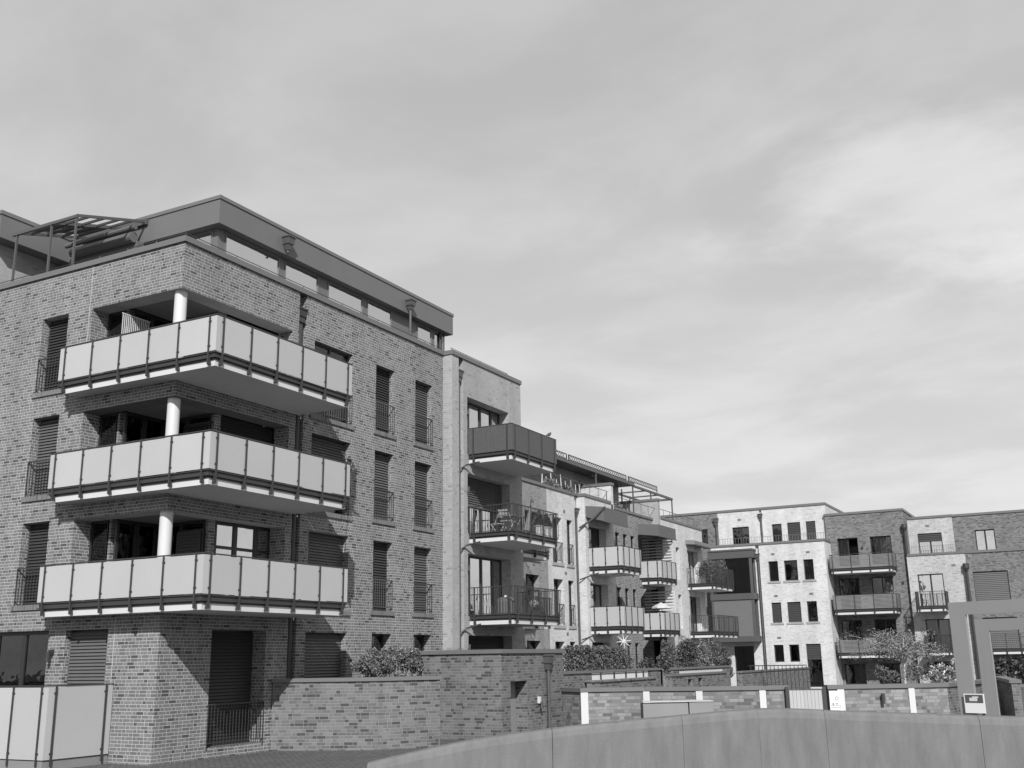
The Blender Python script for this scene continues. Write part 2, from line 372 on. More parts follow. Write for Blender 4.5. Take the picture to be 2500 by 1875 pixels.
def downpipe(F, bld, u, d, z0, z1, r=0.055, hop=None, m='zinc'):
    mb = MB(); a = F.P(u, d, z0); b = F.P(u, d, z1); mb.tube(a, b, r, n=10)
    z = z0+1.0
    while z < z1-0.5:
        mb.tube(F.P(u, d, z), F.P(u, d, z+0.05), r*1.25, n=10); z += 2.9
    o = mb.build('downpipe', m, bld, smooth=False)
    if hop is not None:
        h = MB(); ht, hb, w = hop
        def ring(z, hw): return [F.P(u-hw, d-hw, z), F.P(u+hw, d-hw, z), F.P(u+hw, d+hw, z), F.P(u-hw, d+hw, z)]
        zs = [(hb, r*1.3), (hb+(ht-hb)*0.38, w*0.62), (hb+(ht-hb)*0.42, w*0.8), (ht-0.05, w*0.92), (ht-0.05, w*1.08), (ht, w*1.08)]
        for (za, wa), (zb_, wb) in zip(zs[:-1], zs[1:]):
            if abs(za-zb_) < 1e-6: za -= 0.001
            h.hexa(ring(za, wa)+ring(zb_, wb))
        h.build('hopper', m, o)
    return o

def rails(bal, pts, zb, kind='panel', top=1.27, pb=0.37, inset=0.2, sp=1.04, closed_corner=True, th=0.012, postw=0.045, bar=0.11, beamband=True):
    """railing round a balcony: pts = plan polyline, outward side on the RIGHT of travel"""
    posts = MB(); band = MB(); hand = MB(); infill = MB()
    nseg = len(pts)-1
    for i in range(nseg):
        p = Vector(pts[i]); q = Vector(pts[i+1]); L = (q-p).length; t = (q-p)/L
        if beamband:
            band.obox(p, q, 0.05, 0.09, zb+0.155, zb+0.36, ext=-0.06 if L > 0.3 else 0)
            band.obox(p, q, 0.0, 0.05, zb+0.325, zb+0.35, ext=-0.001); band.obox(p, q, 0.0, 0.05, zb+0.2, zb+0.225, ext=-0.001)
            band.obox(p, q, 0.035, 0.05, zb+0.225, zb+0.325, ext=-0.04)
        hand.obox(p, q, -0.012, 0.035, zb+top+0.02, zb+top+0.05, ext=0.01)
        a0 = inset if i > 0 else 0.22; a1 = inset if i < nseg-1 else 0.22
        k = max(1, round((L-a0-a1)/sp)); ps = [a0+(L-a0-a1)*j/k for j in range(k+1)] if L > 0.9 else [L/2]
        for s_ in ps:
            posts = MB(); c = p+t*s_
            posts.obox(c-t*postw/2, c+t*postw/2, -0.035, -0.012, zb+(0.03 if pb > 0 else -0.5), zb+top+0.03)
            # bracket foot fixed to the slab edge
            w = 0.07; n = Vector((-t.y, t.x))
            A = c-t*w/2; B = c+t*w/2
            if pb > 0: posts.hexa([tuple(A-n*0.012)+(zb+0.03,), tuple(B-n*0.012)+(zb+0.03,), tuple(B+n*0.07)+(zb+0.03,), tuple(A+n*0.07)+(zb+0.03,),
                        tuple(A-n*0.012)+(zb+0.26,), tuple(B-n*0.012)+(zb+0.26,), tuple(B+n*0.012)+(zb+0.26,), tuple(A+n*0.012)+(zb+0.26,)])
            if kind == 'panel':
                for zz in (zb+pb+0.13, zb+top-0.13): posts.obox(c-t*0.045, c+t*0.045, -0.022, 0.02, zz-0.02, zz+0.02)
            posts.build('post', 'metal', bal)
        if kind == 'panel':
            ends = [0.0]+ps+[L] if L > 0.9 else [0.0, L]
            for a, b in zip(ends[:-1], ends[1:]):
                a_ = a+(0.008 if a > 0 else 0.002); b_ = b-(0.008 if b < L else 0.002)
                if b_-a_ < 0.03: continue
                mb = MB(); mb.obox(p+t*a_, p+t*b_, -0.004, th-0.004, zb+pb, zb+top)
                mb.build('panel', 'panel', bal)
        elif kind == 'bars':
            nb = max(2, int(L/bar))
            for j in range(nb+1):
                c = p+t*(L*j/nb); infill.obox(c-t*0.007, c+t*0.007, 0.0, 0.014, zb+pb, zb+top+0.02)
            infill.obox(p, q, -0.001, 0.016, zb+pb, zb+pb+0.02)
        elif kind == 'slats':
            z = zb+pb
            while z < zb+top-0.05: infill.obox(p, q, 0.0, 0.012, z, z+0.058); z += 0.085
        elif kind == 'cane':
            nb = max(3, int(L/0.035))
            for j in range(nb):
                c = p+t*(L*(j+0.5)/nb); off = random.uniform(-0.006, 0.006)
                infill.obox(c-t*0.016, c+t*0.016, -0.005+off, 0.02+off, zb+pb-0.04, zb+top+0.03)
    if band.v: band.build('edge_beam', 'metal', bal)
    hand.build('handrail', 'metal', bal)
    if infill.v:
        infill.build('railing' if kind == 'bars' else 'screen', {'bars': 'metal', 'slats': 'slats', 'cane': 'panel_dark'}[kind], bal)

def balcony(F, bld, u0, u1, d_out, zb, kind='panel', d_wall=0.0, label=None, **k):
    mb = MB(); e = 0.075
    F.box(mb, u0+e, u1-e, -d_out+e, d_wall-0.003 if d_wall <= 0 else d_wall, zb, zb+0.155)
    b = mb.build('balcony', 'slab', bld)
    if label: b['label'] = label
    P = [F.P(u0, d_wall-0.02, 0)[:2], F.P(u0, -d_out, 0)[:2], F.P(u1, -d_out, 0)[:2], F.P(u1, d_wall-0.02, 0)[:2]]
    if F.a == 'x': pts = P          # (x0,wall)->(x0,front)->(x1,front)->(x1,wall): interior on the left
    else: pts = P[::-1]
    rails(b, pts, zb, kind, **k)
    return b

def leaves(mb, c, r, n, s, rnd, box=False, hollow=0.0):
    for _ in range(n):
        while True:
            p = Vector((rnd.uniform(-1, 1), rnd.uniform(-1, 1), rnd.uniform(-1, 1)))
            if box or p.length < 1: break
        if hollow and not box and p.length < hollow: p = p.normalized()*rnd.uniform(hollow, 1)
        q = Vector(c)+Vector((p.x*r[0], p.y*r[1], p.z*r[2]))
        a = Vector((rnd.gauss(0, 1), rnd.gauss(0, 1), rnd.gauss(0, 1))).normalized(); b = a.orthogonal().normalized()
        t = rnd.uniform(0, 6.28); b = (b*math.cos(t)+a.cross(b)*math.sin(t)); w = a.cross(b); z = s*rnd.uniform(0.6, 1.3)
        k = len(mb.v)
        mb.v += [tuple(q-b*z), tuple(q+w*z*0.45), tuple(q+b*z), tuple(q-w*z*0.45)]; mb.f.append((k, k+1, k+2, k+3))
def plant(name, label, cat, base, clumps, n, s, m='leaf', group=None, stems=None, seed=1, box=False, stem_m='bark'):
    rnd = random.Random(seed); t = thing(name, label, cat, base, group)
    mb = MB()
    for c, r, w in clumps:
        if box:
            leaves(mb, c, r, int(n*w*0.75), s, rnd, True)
            for _ in range(14): leaves(mb, (c[0]+rnd.uniform(-1, 1)*r[0], c[1]-0.05, c[2]+r[2]*rnd.uniform(0.8, 1.02)), (0.16, 0.16, rnd.uniform(0.06, 0.16)), int(n*w*0.02), s, rnd)
        else:
            leaves(mb, c, (r[0]*0.8, r[1]*0.8, r[2]*0.8), int(n*w*0.35), s, rnd)
            for _ in range(11):
                th = rnd.uniform(0, 6.28); ph = rnd.uniform(-0.5, 1.4); q = rnd.uniform(0.25, 0.45)
                leaves(mb, (c[0]+math.cos(th)*math.cos(ph)*r[0]*0.8, c[1]+math.sin(th)*math.cos(ph)*r[1]*0.8, c[2]+math.sin(ph)*r[2]*0.85), (r[0]*q, r[1]*q, r[2]*q*1.3), int(n*w*0.06), s, rnd)
    mb.build('foliage', m, t)
    st = MB()
    for a, b, r in (stems or []): st.tube(a, b, r, r*0.5, n=6)
    if not stems:
        for i in range(5):
            c, r, w = rnd.choice(clumps); st.tube((base[0]+rnd.uniform(-.1, .1), base[1]+rnd.uniform(-.1, .1), base[2]), (c[0]+rnd.uniform(-.5, .5)*r[0], c[1]+rnd.uniform(-.5, .5)*r[1], c[2]+rnd.uniform(-.3, .6)*r[2]), 0.015, 0.006, n=5)
    st.build('stem', stem_m, t)
    return t
GZ = -2.3
# ------------------------------------------------------------------ ground
g = MB(); g.quad((-150, -200, GZ), (400, -200, GZ), (400, 300, GZ), (-150, 300, GZ)); struct(g.build('ground', 'ground'))
g = MB(); g.quad((33.5, 16.3, GZ+0.004), (75, 16.3, GZ+0.004), (75, 22, GZ+0.004), (33.5, 22, GZ+0.004)); struct(g.build('lawn', 'grass'))

exec_parts = []
# ================================================================== BUILDING A (mid brick corner house)
A = thing('apartment_building', 'mid grey brick corner house with wrap-round white balconies and a dark flat-roofed penthouse', 'building', (19.2, 20.2, GZ))
FR = Fac('x', 20.2); FL = Fac('y', 19.2)
XE = 32.2; CT = 10.97
SZ = [1.23, 4.18, 7.13]
opsR = []
for zb in SZ: opsR.append((19.2, 23.67, zb+0.22, zb+2.54))
opsR.append((20.97, 23.04, -2.05, 0.86))
wR = []   # (u0,u1,z0,z1,kw)
for lv, (z0, z1) in enumerate([(7.39, 9.65), (4.46, 6.72), (1.56, 3.77), (-0.75, 0.84)]):
    z0c1 = [7.3, 4.4, 1.5, -0.75][lv]
    opsR += [(24.72, 26.65, z0c1, z1), (27.96, 29.02, z0, z1), (30.32, 31.4, z0, z1)]
mb = MB()
FR.wall(mb, 19.2, 23.95, GZ-0.3, CT, 0.56, [o for o in opsR if o[0] < 23.9])
FR.wall(mb, 24.3, XE, GZ-0.3, CT, 0.36, [o for o in opsR if o[0] > 24])
FR.box(mb, 23.95, 24.3, 0.22, 0.36, GZ-0.3, CT-0.002)
mb.build('front_wall', 'brick', A)
opsL = [(20.76, 23.61, zb+0.22, zb+2.54) for zb in SZ]
for z0, z1 in ((7.5, 9.7), (4.54, 6.76), (1.6, 3.81)): opsL += [(24.58, 25.66, z0, z1), (29.2, 30.6, z0, z1)]
opsL += [(21.99, 23.55, -0.95, 0.9), (24.19, 27.4, -1.3, 0.92)]
mb = MB(); FL.wall(mb, 20.76, 36, GZ-0.3, CT, 0.56, opsL)
mb.build('side_wall', 'brick', A)
# expansion joint line on side wall
mb = MB(); FL.box(mb, 21.75, 21.77, -0.004, 0.0, GZ, SZ[0]-0.02); FL.box(mb, 23.72, 23.738, -0.004, 0.0, SZ[2]+0.5, CT-0.01); mb.build_each('expansion_joint', 'render', A)
# coping ring
mb = MB(); mb.box(19.14, XE-0.02, 20.14, 20.62, CT, 11.13); mb.box(19.14, 19.62, 20.62, 36, CT, 11.13)
mb.build('coping', 'coping', A)
mb = MB()
mb.tube((19.25, 20.25, 11.24), (32.1, 20.25, 11.24), 0.012, n=5); mb.tube((19.25, 20.25, 11.24), (19.25, 36, 11.24), 0.012, n=5)
for i in range(14): mb.tube((19.25+i*0.98, 20.25, 11.12), (19.25+i*0.98, 20.25, 11.24), 0.014, n=5); mb.tube((19.25, 20.25+i*1.1, 11.12), (19.25, 20.25+i*1.1, 11.24), 0.014, n=5)
mb.build('roof_rod', 'metal', A)
mb = MB(); mb.box(19.5, XE, 20.5, 36, 10.5, 10.62); mb.build('terrace_floor', 'concrete', A)
downpipe(FR, A, 24.12, 0.12, GZ, 10.2, r=0.1, hop=(10.5, 10.05, 0.17), m='metal')
# windows on the front
bl = [('blind_dark', 1.0), ('blind', 1.0), ('blind_dark', 1.0), None]
window(FR, A, 24.72, 26.65, 7.3, 9.65, n=2, curtain='curtain_grey', rail=True)
window(FR, A, 24.72, 26.65, 4.4, 6.72, n=2, blind=0.55, bm='blind', dep=0.26)
window(FR, A, 24.72, 26.65, 1.5, 3.77, n=2, blind=0.8, bm='blind', dep=0.26)
window(FR, A, 24.72, 26.65, -0.75, 0.84, n=2, blind=1.0, bm='blind', dep=0.24)
window(FR, A, 27.96, 29.02, 7.39, 9.65, blind=1.0, bm='blind_dark', rail='midmetal', dep=0.26)
window(FR, A, 27.96, 29.02, 4.46, 6.72, blind=1.0, bm='blind', rail='metal', dep=0.26)
window(FR, A, 27.96, 29.02, 1.56, 3.77, blind=1.0, bm='blind_dark', rail='midmetal', dep=0.26)
window(FR, A, 27.96, 29.02, -0.75, 0.84, curtain=('curtain', 0.25, 0.75), dep=0.3)
window(FR, A, 30.32, 31.4, 7.39, 9.65, blind=1.0, bm='blind', rail='metal', dep=0.26)
window(FR, A, 30.32, 31.4, 4.46, 6.72, blind=1.0, bm='blind', rail='metal', dep=0.26)
window(FR, A, 30.32, 31.4, 1.56, 3.77, blind=1.0, bm='blind', rail='metal', dep=0.26)
window(FR, A, 30.32, 31.4, -0.75, 0.84, curtain=('curtain_grey', 0.15, 0.6), dep=0.3)
window(FR, A, 20.97, 23.04, -2.05, 0.86, splits=[21.75, 22.5], blind=1.0, bm='blind_dark', dep=0.5, rail='metal', sill=None, railtop=1.05)
# windows on the side
for i, (z0, z1) in enumerate(((7.5, 9.7), (4.54, 6.76), (1.6, 3.81))):
    window(FL, A, 24.58, 25.66, z0, z1, blind=1.0, bm=('blind_dark', 'blind', 'blind_dark')[i], rail='metal', dep=0.28)
    window(FL, A, 29.2, 30.6, z0, z1, blind=1.0, bm='blind', rail='metal', dep=0.26)
window(FL, A, 21.99, 23.55, -0.95, 0.9, n=2, blind=1.0, bm='blind', dep=0.22)
window(FL, A, 24.19, 27.4, -1.3, 0.92, splits=[25.3, 26.4], dep=0.14, fw=0.1, sill=None)
mb = MB(); FL.box(mb, 24.5, 27.3, 0.27, 0.28, -1.2, -0.05); mb.build('pale_blind', 'blind_white', A)
# loggias behind the corner
GLZ = Fac('x', 20.76); GLX = Fac('y', 19.76)
for k, zb in enumerate(SZ):
    zf = zb+0.22; zt = zb+2.54
    mb = MB(); mb.box(19.2, 23.67, 20.2, 20.76, zt, zt+0.05) if False else None
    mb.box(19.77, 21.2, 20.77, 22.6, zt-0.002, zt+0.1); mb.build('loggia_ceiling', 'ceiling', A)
    mb = MB(); mb.box(18.69, 23.66, 20.21, 23.6, zb+0.004, zb+0.215) if False else mb.box(19.21, 23.66, 20.21, 20.75, zb+0.1, zb+0.215); mb.box(19.21, 21.3, 20.77, 23.6, zb+0.1, zb+0.215)
    mb.build_each('loggia_floor', 'concrete', A)
    # back walls of the recess: mostly dark glazed doors
    mb = MB(); mb.box(21.2, 21.45, 20.76, 20.85, zf, zt); mb.box(19.76, 21.45, 22.82, 22.95, zf, zt); mb.build_each('recess_wall', 'brick', A)
    window(Fac('y', 21.2), A, 20.85, 22.64, zf, zt, dep=0.0, splits=[21.75], sill=None, fw=0.08)
    window(Fac('x', 22.65), A, 19.8, 21.2, zf, zt, dep=0.0, splits=[20.5], sill=None, fw=0.08, curtain='curtain_grey' if k == 0 else None)
    if k == 0:
        window(GLZ, A, 21.45, 23.67, zf, zt, dep=0.0, splits=[22.26, 23.1], blind=0.0, glass='skyglass', sill=None, transom=zf+1.62, fw=0.09)
        window(Fac('y', 21.19), A, 20.85, 21.75, zf, zt-0.25, dep=-0.1, blind=0.9, bm='blind', sill=None)
    elif k == 1:
        window(GLZ, A, 21.45, 23.67, zf, zt, dep=0.1, splits=[22.2, 23.0], blind=0.95, bm='blind_dark', sill=None)
        window(Fac('y', 21.19), A, 20.85, 21.75, zf, zt-0.25, dep=-0.1, blind=0.5, bm='blind_dark', sill=None)
    else:
        window(GLZ, A, 21.45, 23.67, zf, zt, dep=0.1, splits=[22.2, 23.0], sill=None)
    window(GLX, A, 22.9, 23.61, zf, zt, dep=0.0, sill=None, curtain=('curtain_grey', 0, 1) if k == 0 else None)
    mb = MB(); mb.tube((19.46, 20.5, zb+0.2), (19.46, 20.5, zt+0.004), 0.165, n=28, caps=False); mb.build('column', 'white', A, smooth=True)
mb = MB(); 
for i in range(15): mb.box(19.28+i*0.065, 19.303+i*0.065, 22.46, 22.475, 8.5, 9.35+0.0*i)
mb.box(19.26, 20.24, 22.455, 22.48, 9.35, 9.38)
mb.build('string_curtain', 'blind_white', A)
# wrap-round balconies
for zb in SZ:
    mb = MB()
    x0, y0, x1, y1 = 18.68, 18.37, 24.06, 23.8
    pts = [(x0, y0), (x1, y0), (x1, 20.197), (19.197, 20.197), (19.197, y1), (x0, y1)]
    n = len(pts)
    mb.v = [(p[0], p[1], zb) for p in pts]+[(p[0], p[1], zb+0.16) for p in pts]
    mb.f = [tuple(range(n))[::-1], tuple(range(n, 2*n))]+[(i, (i+1) % n, n+(i+1) % n, n+i) for i in range(n)]
    b = mb.build('balcony', 'slab', A)
    rails(b, [(19.18, 24.0), (18.6, 24.0), (18.6, 18.3), (24.14, 18.3), (24.14, 20.18)], zb, 'panel', inset=0.22, sp=1.04)
# penthouse
P = thing
PX, PY = 21.9, 21.7
mb = MB(); mb.box(PX, 35.3, PY, 40, 12.85, 13.62); mb.build('penthouse_fascia', 'fascia', A)
mb = MB(); mb.box(PX-0.03, 35.33, PY-0.03, 40.03, 13.625, 13.74); mb.build('penthouse_roof_edge', 'coping', A)
mb = MB(); mb.box(PX+0.01, 35.29, PY+0.01, 39.9, 12.84, 12.849); mb.build('soffit', 'fascia', A)
mb = MB()
for i in range(1, 5): mb.box(PX+i*2.9, PX+i*2.9+0.012, PY-0.006, PY, 12.86, 13.61); mb.box(PX-0.006, PX, PY+i*2.9, PY+i*2.9+0.012, 12.86, 13.61)
mb.build_each('sheet_seam', 'coping', A)
GP = Fac('x', 22.0); GQ = Fac('y', 22.2)
mb = MB()
for a, b in ((22.2, 22.5), (25.0, 25.26), (27.0, 27.52), (29.55, 29.81), (31.37, 33.1), (34.15, 34.3), (34.9, 35.0)): GP.box(mb, a, b, 0, 0.3, 10.62, 12.84)
GQ.box(mb, 24.2, 40, 0, 0.3, 10.62, 12.84)
mb.build_each('penthouse_wall', 'fascia', A)
for a, b in ((22.5, 25.0), (25.26, 27.0), (27.52, 29.55), (29.81, 31.37), (33.1, 34.15), (34.3, 34.9)):
    window(GP, A, a, b, 10.7, 12.83, dep=-0.02, glass='skyglass', frame='greyframe', sill=None, fw=0.05, curtain=('curtain', 0, 1))
window(GQ, A, 22.2, 24.2, 10.7, 12.83, dep=-0.02, glass='skyglass', frame='greyframe', sill=None, fw=0.05, curtain=('curtain', 0, 1))
mb = MB(); mb.tube((34.75, 21.95, 10.6), (34.75, 21.95, 12.86), 0.05, n=8); mb.tube((35.0, 21.95, 10.6), (35.0, 21.95, 12.86), 0.03, n=8); mb.build_each('roof_post', 'metal', A)
downpipe(Fac('x', 21.7), A, 24.9, -0.13, 12.86, 13.1, r=0.05, hop=(13.42, 12.95, 0.17))
downpipe(Fac('x', 21.7), A, 32.0, -0.13, 11.1, 13.1, r=0.05, hop=(13.35, 12.95, 0.17))
# pergola on the side terrace
pg = MB()
for y, top in ((24.78, 0), (25.85, 0), (27.4, 0)):
    pg.box(19.29, 19.345, y-0.028, y+0.028, 11.13, 12.72)
pgo = MB().box(19.27, 19.36, 24.74, 27.6, 12.71, 12.80).build('terrace_pergola', 'midmetal', A); pg.build_each('pergola_post', 'midmetal', pgo)
pb = MB()
def slope(mb, y, w=0.06, h=0.085, z0=12.74, z1=13.5, x0=19.3, x1=21.9):
    mb.hexa([(x0, y-w/2, z0), (x1, y-w/2, z1), (x1, y+w/2, z1), (x0, y+w/2, z0), (x0, y-w/2, z0+h), (x1, y-w/2, z1+h), (x1, y+w/2, z1+h), (x0, y+w/2, z0+h)])
for y in (24.78, 25.85, 27.4): slope(pb, y)
pb.box(21.8, 21.94, 24.7, 27.6, 13.42, 13.62)
pb.build_each('pergola_beam', 'midmetal', pgo)
pl = MB()
for x, z in ((19.75, 12.87), (20.3, 13.03), (20.85, 13.19), (21.35, 13.34)): pl.box(x, x+0.05, 24.8, 27.4, z+0.02, z+0.09)
pl.build_each('purlin', 'metal', pgo)
ab = MB(); ab.tube((21.5, 24.85, 12.9), (21.5, 27.6, 12.9), 0.17, n=14); ab.tube((21.45, 24.75, 13.2), (21.45, 27.9, 13.2), 0.08, n=10); ab.box(21.6, 21.88, 24.8, 27.9, 10.62, 12.8); ab.build_each('rolled_awning', 'awning', pgo)
gl = MB()
for a, b in ((25.9, 27.3),): gl.hexa([(19.4, a, 12.88), (21.7, a, 13.55), (21.7, b, 13.55), (19.4, b, 12.88), (19.4, a, 12.89), (21.7, a, 13.56), (21.7, b, 13.56), (19.4, b, 12.89)])
gl.build_each('roof_pane', 'glass', pgo)
mb = MB(); mb.box(19.7, 21.88, 28.75, 29.0, 10.62, 12.84); mb.build('terrace_wall', 'brick_light', A)
mb = MB(); mb.box(19.3, PX-0.01, 28.24, 36, 12.85, 13.60); mb.build('wing_fascia', 'fascia', A)
mb = MB(); mb.box(19.27, PX-0.04, 28.21, 36, 13.605, 13.73); mb.build('wing_roof_edge', 'coping', A)
# ground floor terrace fence
fe = thing('terrace_fence', 'low fence of white panels round the ground floor terrace left of the brick corner', 'fence', (17.3, 21.65, GZ))
rails(fe, [(17.3, 30.0), (17.3, 21.63), (19.17, 21.63)], -1.72, 'panel', top=1.25, pb=-0.35, inset=0.2, sp=1.02, beamband=False)
fb = MB(); fb.box(17.32, 19.18, 21.66, 30, GZ, -2.1); fb.build('terrace_base', 'concrete', fe)
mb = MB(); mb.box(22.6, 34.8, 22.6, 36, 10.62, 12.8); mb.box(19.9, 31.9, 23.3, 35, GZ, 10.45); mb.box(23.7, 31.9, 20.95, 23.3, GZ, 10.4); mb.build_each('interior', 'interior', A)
mb = MB(); FL.box(mb, 24.6, 24.62, 0, 0, 0, 0) if False else None
lm = thing('wall_lamp', 'small dark wall lamp on brick pier between the ground floor windows', 'lamp', (19.15, 24.0, 0.35))
mb = MB(); mb.box(19.1, 19.2, 23.92, 24.04, 0.3, 0.42); mb.build('bracket', 'metal', lm)
mb = MB(); mb.tube((19.06, 23.98, 0.12), (19.06, 23.98, 0.38), 0.05, n=10); mb.build('lamp_shade', 'metal', lm)

# ================================================================== BUILDING B (pale brick, loggia and three balconies)
B = thing('apartment_building', 'pale brick house with cane-screened top balcony and two open rail balconies', 'building', (32.15, 19.8, GZ))
FB = Fac('x', 19.8)
hb = [(7.38, 9.57), (4.45, 6.66), (1.5, 3.73), (-1.4, 0.84)]
mb = MB(); FB.box(mb, 32.15, 32.62, 0, 0.7, GZ, CT)
FB.wall(mb, 32.93, 37.5, GZ-0.3, CT, 0.5, [(33.22, 36.46, a, b) for a, b in hb])
FB.box(mb, 32.62, 32.93, 0.25, 0.5, GZ, CT)
mb.box(37.1, 37.5, 20.3, 30, GZ, CT)
mb.build('wall', 'brick_light', B)
mb = MB(); mb.box(32.11, 37.54, 19.75, 20.25, CT, 11.13); mb.box(37.1, 37.54, 20.25, 30, CT, 11.13); mb.build('coping', 'coping', B)
mb = MB(); mb.tube((32.2, 19.9, 11.24), (36.6, 19.9, 11.24), 0.012, n=5)
for i in range(5): mb.tube((32.3+i*1.05, 19.9, 11.12), (32.3+i*1.05, 19.9, 11.24), 0.014, n=5)
mb.build('roof_rod', 'metal', B)
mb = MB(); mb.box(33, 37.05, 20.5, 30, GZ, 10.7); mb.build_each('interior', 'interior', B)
downpipe(FB, B, 32.76, 0.1, GZ, 10.2, r=0.065, hop=(10.5, 10.05, 0.14))
for i, (a, b) in enumerate(hb):
    window(FB, B, 33.22, 36.46, a, b, dep=0.42, splits=[34.0, 34.9, 35.75], sill=None, fw=0.08,
           blind=(0.0, 0.5, 0.0, 1.0)[i], bm='blind' if i < 3 else 'blind_dark', glass='skyglass' if i < 3 else 'glass', curtain=(('curtain', 0, 0.85), ('curtain', 0, 0.8), ('curtain_grey', 0, 0.95), None)[i], transom=None)
balcony(FB, B, 33.25, 36.9, 1.87, 7.03, kind='cane')
balcony(FB, B, 33.25, 36.9, 1.87, 4.1, kind='bars')
balcony(FB, B, 33.25, 36.95, 1.87, 1.19, kind='bars')
for zb in (7.03, 4.1, 1.19):
    mb = MB(); mb.box(33.4, 36.75, 18.05, 19.79, zb+0.158, zb+0.35); mb.build('balcony_deck', 'wood', B)
    mb = MB(); mb.tube((33.4, 19.3, zb+0.05), (32.95, 19.72, zb-0.12), 0.03, n=6); mb.tube((32.95, 19.72, zb-0.12), (32.76, 19.86, zb-0.28), 0.03, n=6); mb.build('drain_pipe', 'metal', B)
mb = MB()
for z in (9.0, 6.1, 3.25, 0.5):
    mb.tube((33.06, 19.66, z-0.16), (33.06, 19.66, z+0.02), 0.035, 0.05, n=8)
mb.build_each('wall_lamp', 'zinc', B)
# recessed grey brick part right of the loggia tower (same house)
FC = Fac('x', 22.5)
mb = MB(); gw = [(42.8, 44.15, 4.45, 6.62), (42.8, 44.15, 1.5, 3.72), (42.8, 44.15, -1.4, 0.78)]
FC.wall(mb, 37.5, 45.1, GZ-0.3, 7.93, 0.4, gw); mb.build('rear_wall', 'brick_grey', B)
mb = MB(); mb.box(37.5, 45.08, 22.44, 22.95, 7.93, 8.07); mb.build('coping', 'coping', B)
window(FC, B, 42.8, 44.15, 4.45, 6.62, dep=0.28, n=2); window(FC, B, 42.8, 44.15, 1.5, 3.72, dep=0.28, n=2); window(FC, B, 42.8, 44.15, -1.4, 0.78, dep=0.28)
for zb in (4.1, 1.19): balcony(FC, B, 37.55, 41.5, 1.9, zb, kind='bars')
mb = MB()
for z in (7.1, 4.15): mb.box(43.5, 43.75, 22.485, 22.5, z-0.02, z+0.12)
mb.build_each('vent_grille', 'greyframe', B)
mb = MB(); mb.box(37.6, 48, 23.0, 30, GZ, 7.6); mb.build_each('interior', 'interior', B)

# ================================================================== BUILDING C/D (white brick, middle)
C = thing('apartment_building', 'white brick house with two narrow french window columns behind the rail balconies', 'building', (45.1, 22.5, GZ))
cw = []
for a, b in ((4.43, 6.62), (1.5, 3.66), (-1.4, 0.76)): cw += [(45.65, 46.68, a, b), (47.25, 47.88, a, b)]
mb = MB(); FC.wall(mb, 45.1, 48.2, GZ-0.3, 7.93, 0.4, cw); FC.box(mb, 48.2, 48.55, 0.1, 0.4, GZ, 7.93); mb.build('wall', 'brick_white', C)
mb = MB(); mb.box(45.085, 48.55, 22.44, 22.95, 7.93, 8.07); mb.build('coping', 'coping', C)
for i, (a, b, c, d) in enumerate(cw): window(FC, C, a, b, c, d, dep=0.3 if b-a > 0.8 else 0.16, fw=0.07 if b-a > 0.8 else 0.045, rail='metal' if c > 0 else False, sill='brick_light', curtain=('curtain_grey', 0.0, 0.5) if i % 2 == 0 else None)
downpipe(FC, C, 48.37, 0.0, GZ, 7.2, r=0.05, hop=(7.3, 6.9, 0.14))
mb = MB()
for z in (7.02, 4.02, 1.15): mb.box(46.9, 47.1, 22.485, 22.5, z-0.1, z+0.04)
mb.build_each('vent_grille', 'greyframe', C)
mb = MB(); mb.box(45.3, 48.5, 23.3, 31, GZ, 7.5); mb.build_each('interior', 'interior', C)

D = thing('apartment_building', 'white and grey brick house with white panel balconies, boxy awnings and a roof lattice', 'building', (48.55, 22.1, GZ))
FD = Fac('x', 22.1); FD2 = Fac('x', 22.5)
dh = [(4.25, 6.52), (1.35, 3.62), (-1.5, 0.74)]
mb = MB(); FD.wall(mb, 48.55, 52.2, GZ-0.3, 7.9, 0.42, [(48.95, 51.15, a, b) for a, b in dh]); mb.build('wall', 'brick_white', D)
mb = MB(); mb.box(48.5, 51.9, 22.05, 22.55, 7.9, 8.05); mb.build('coping', 'coping', D)
mb = MB(); dw = []
for a, b in ((4.3, 6.58), (1.4, 3.64), (-1.5, 0.74)): dw += [(53.3, 53.92, a, b), (54.4, 55.0, a, b), (55.5, 56.08, a, b)]
FD2.wall(mb, 52.2, 59.4, GZ-0.3, 7.8, 0.4, dw+[(56.6, 59.4, a, b) for a, b in ((4.2, 6.75), (1.3, 3.8), (-1.6, 0.9))])
mb.build('brick_bay_wall', 'brick', D)
mb = MB(); mb.box(52.21, 59.35, 22.44, 22.95, 7.8, 7.93); mb.build('coping', 'coping', D)
for i, (a, b, c, d) in enumerate(dw): window(FD2, D, a, b, c, d, dep=0.13, fw=0.045, sill=None)
for i, (a, b) in enumerate(dh): window(FD, D, 48.95, 51.15, a, b, dep=0.4, splits=[49.55, 50.4] if i else [49.7], sill=None, fw=0.08, curtain=(('curtain', 0.3, 0.55), ('curtain', 0.0, 0.45), None)[i], glass='glass' if i != 1 else 'skyglass')
mb = MB(); mb.box(56.3, 59.4, 23.7, 23.9, GZ, 7.5); mb.box(56.3, 56.6, 22.9, 23.7, GZ, 7.5); mb.box(59.3, 59.39, 22.92, 23.69, GZ, 7.5); mb.box(59.3, 59.39, 22.06, 22.43, GZ, 7.4); mb.build_each('recess_wall', 'brick', D)
for (a, b) in ((4.2, 6.4), (1.3, 3.4), (-1.6, 0.7)): window(Fac('x', 23.7), D, 57.0, 58.8, a, b, dep=-0.08, n=2, sill=None)
balcony(FD, D, 48.85, 51.4, 1.8, 4.03, kind='panel', sp=0.62 if False else 0.85); balcony(FD, D, 48.8, 51.5, 1.8, 1.12, kind='panel', sp=0.85)
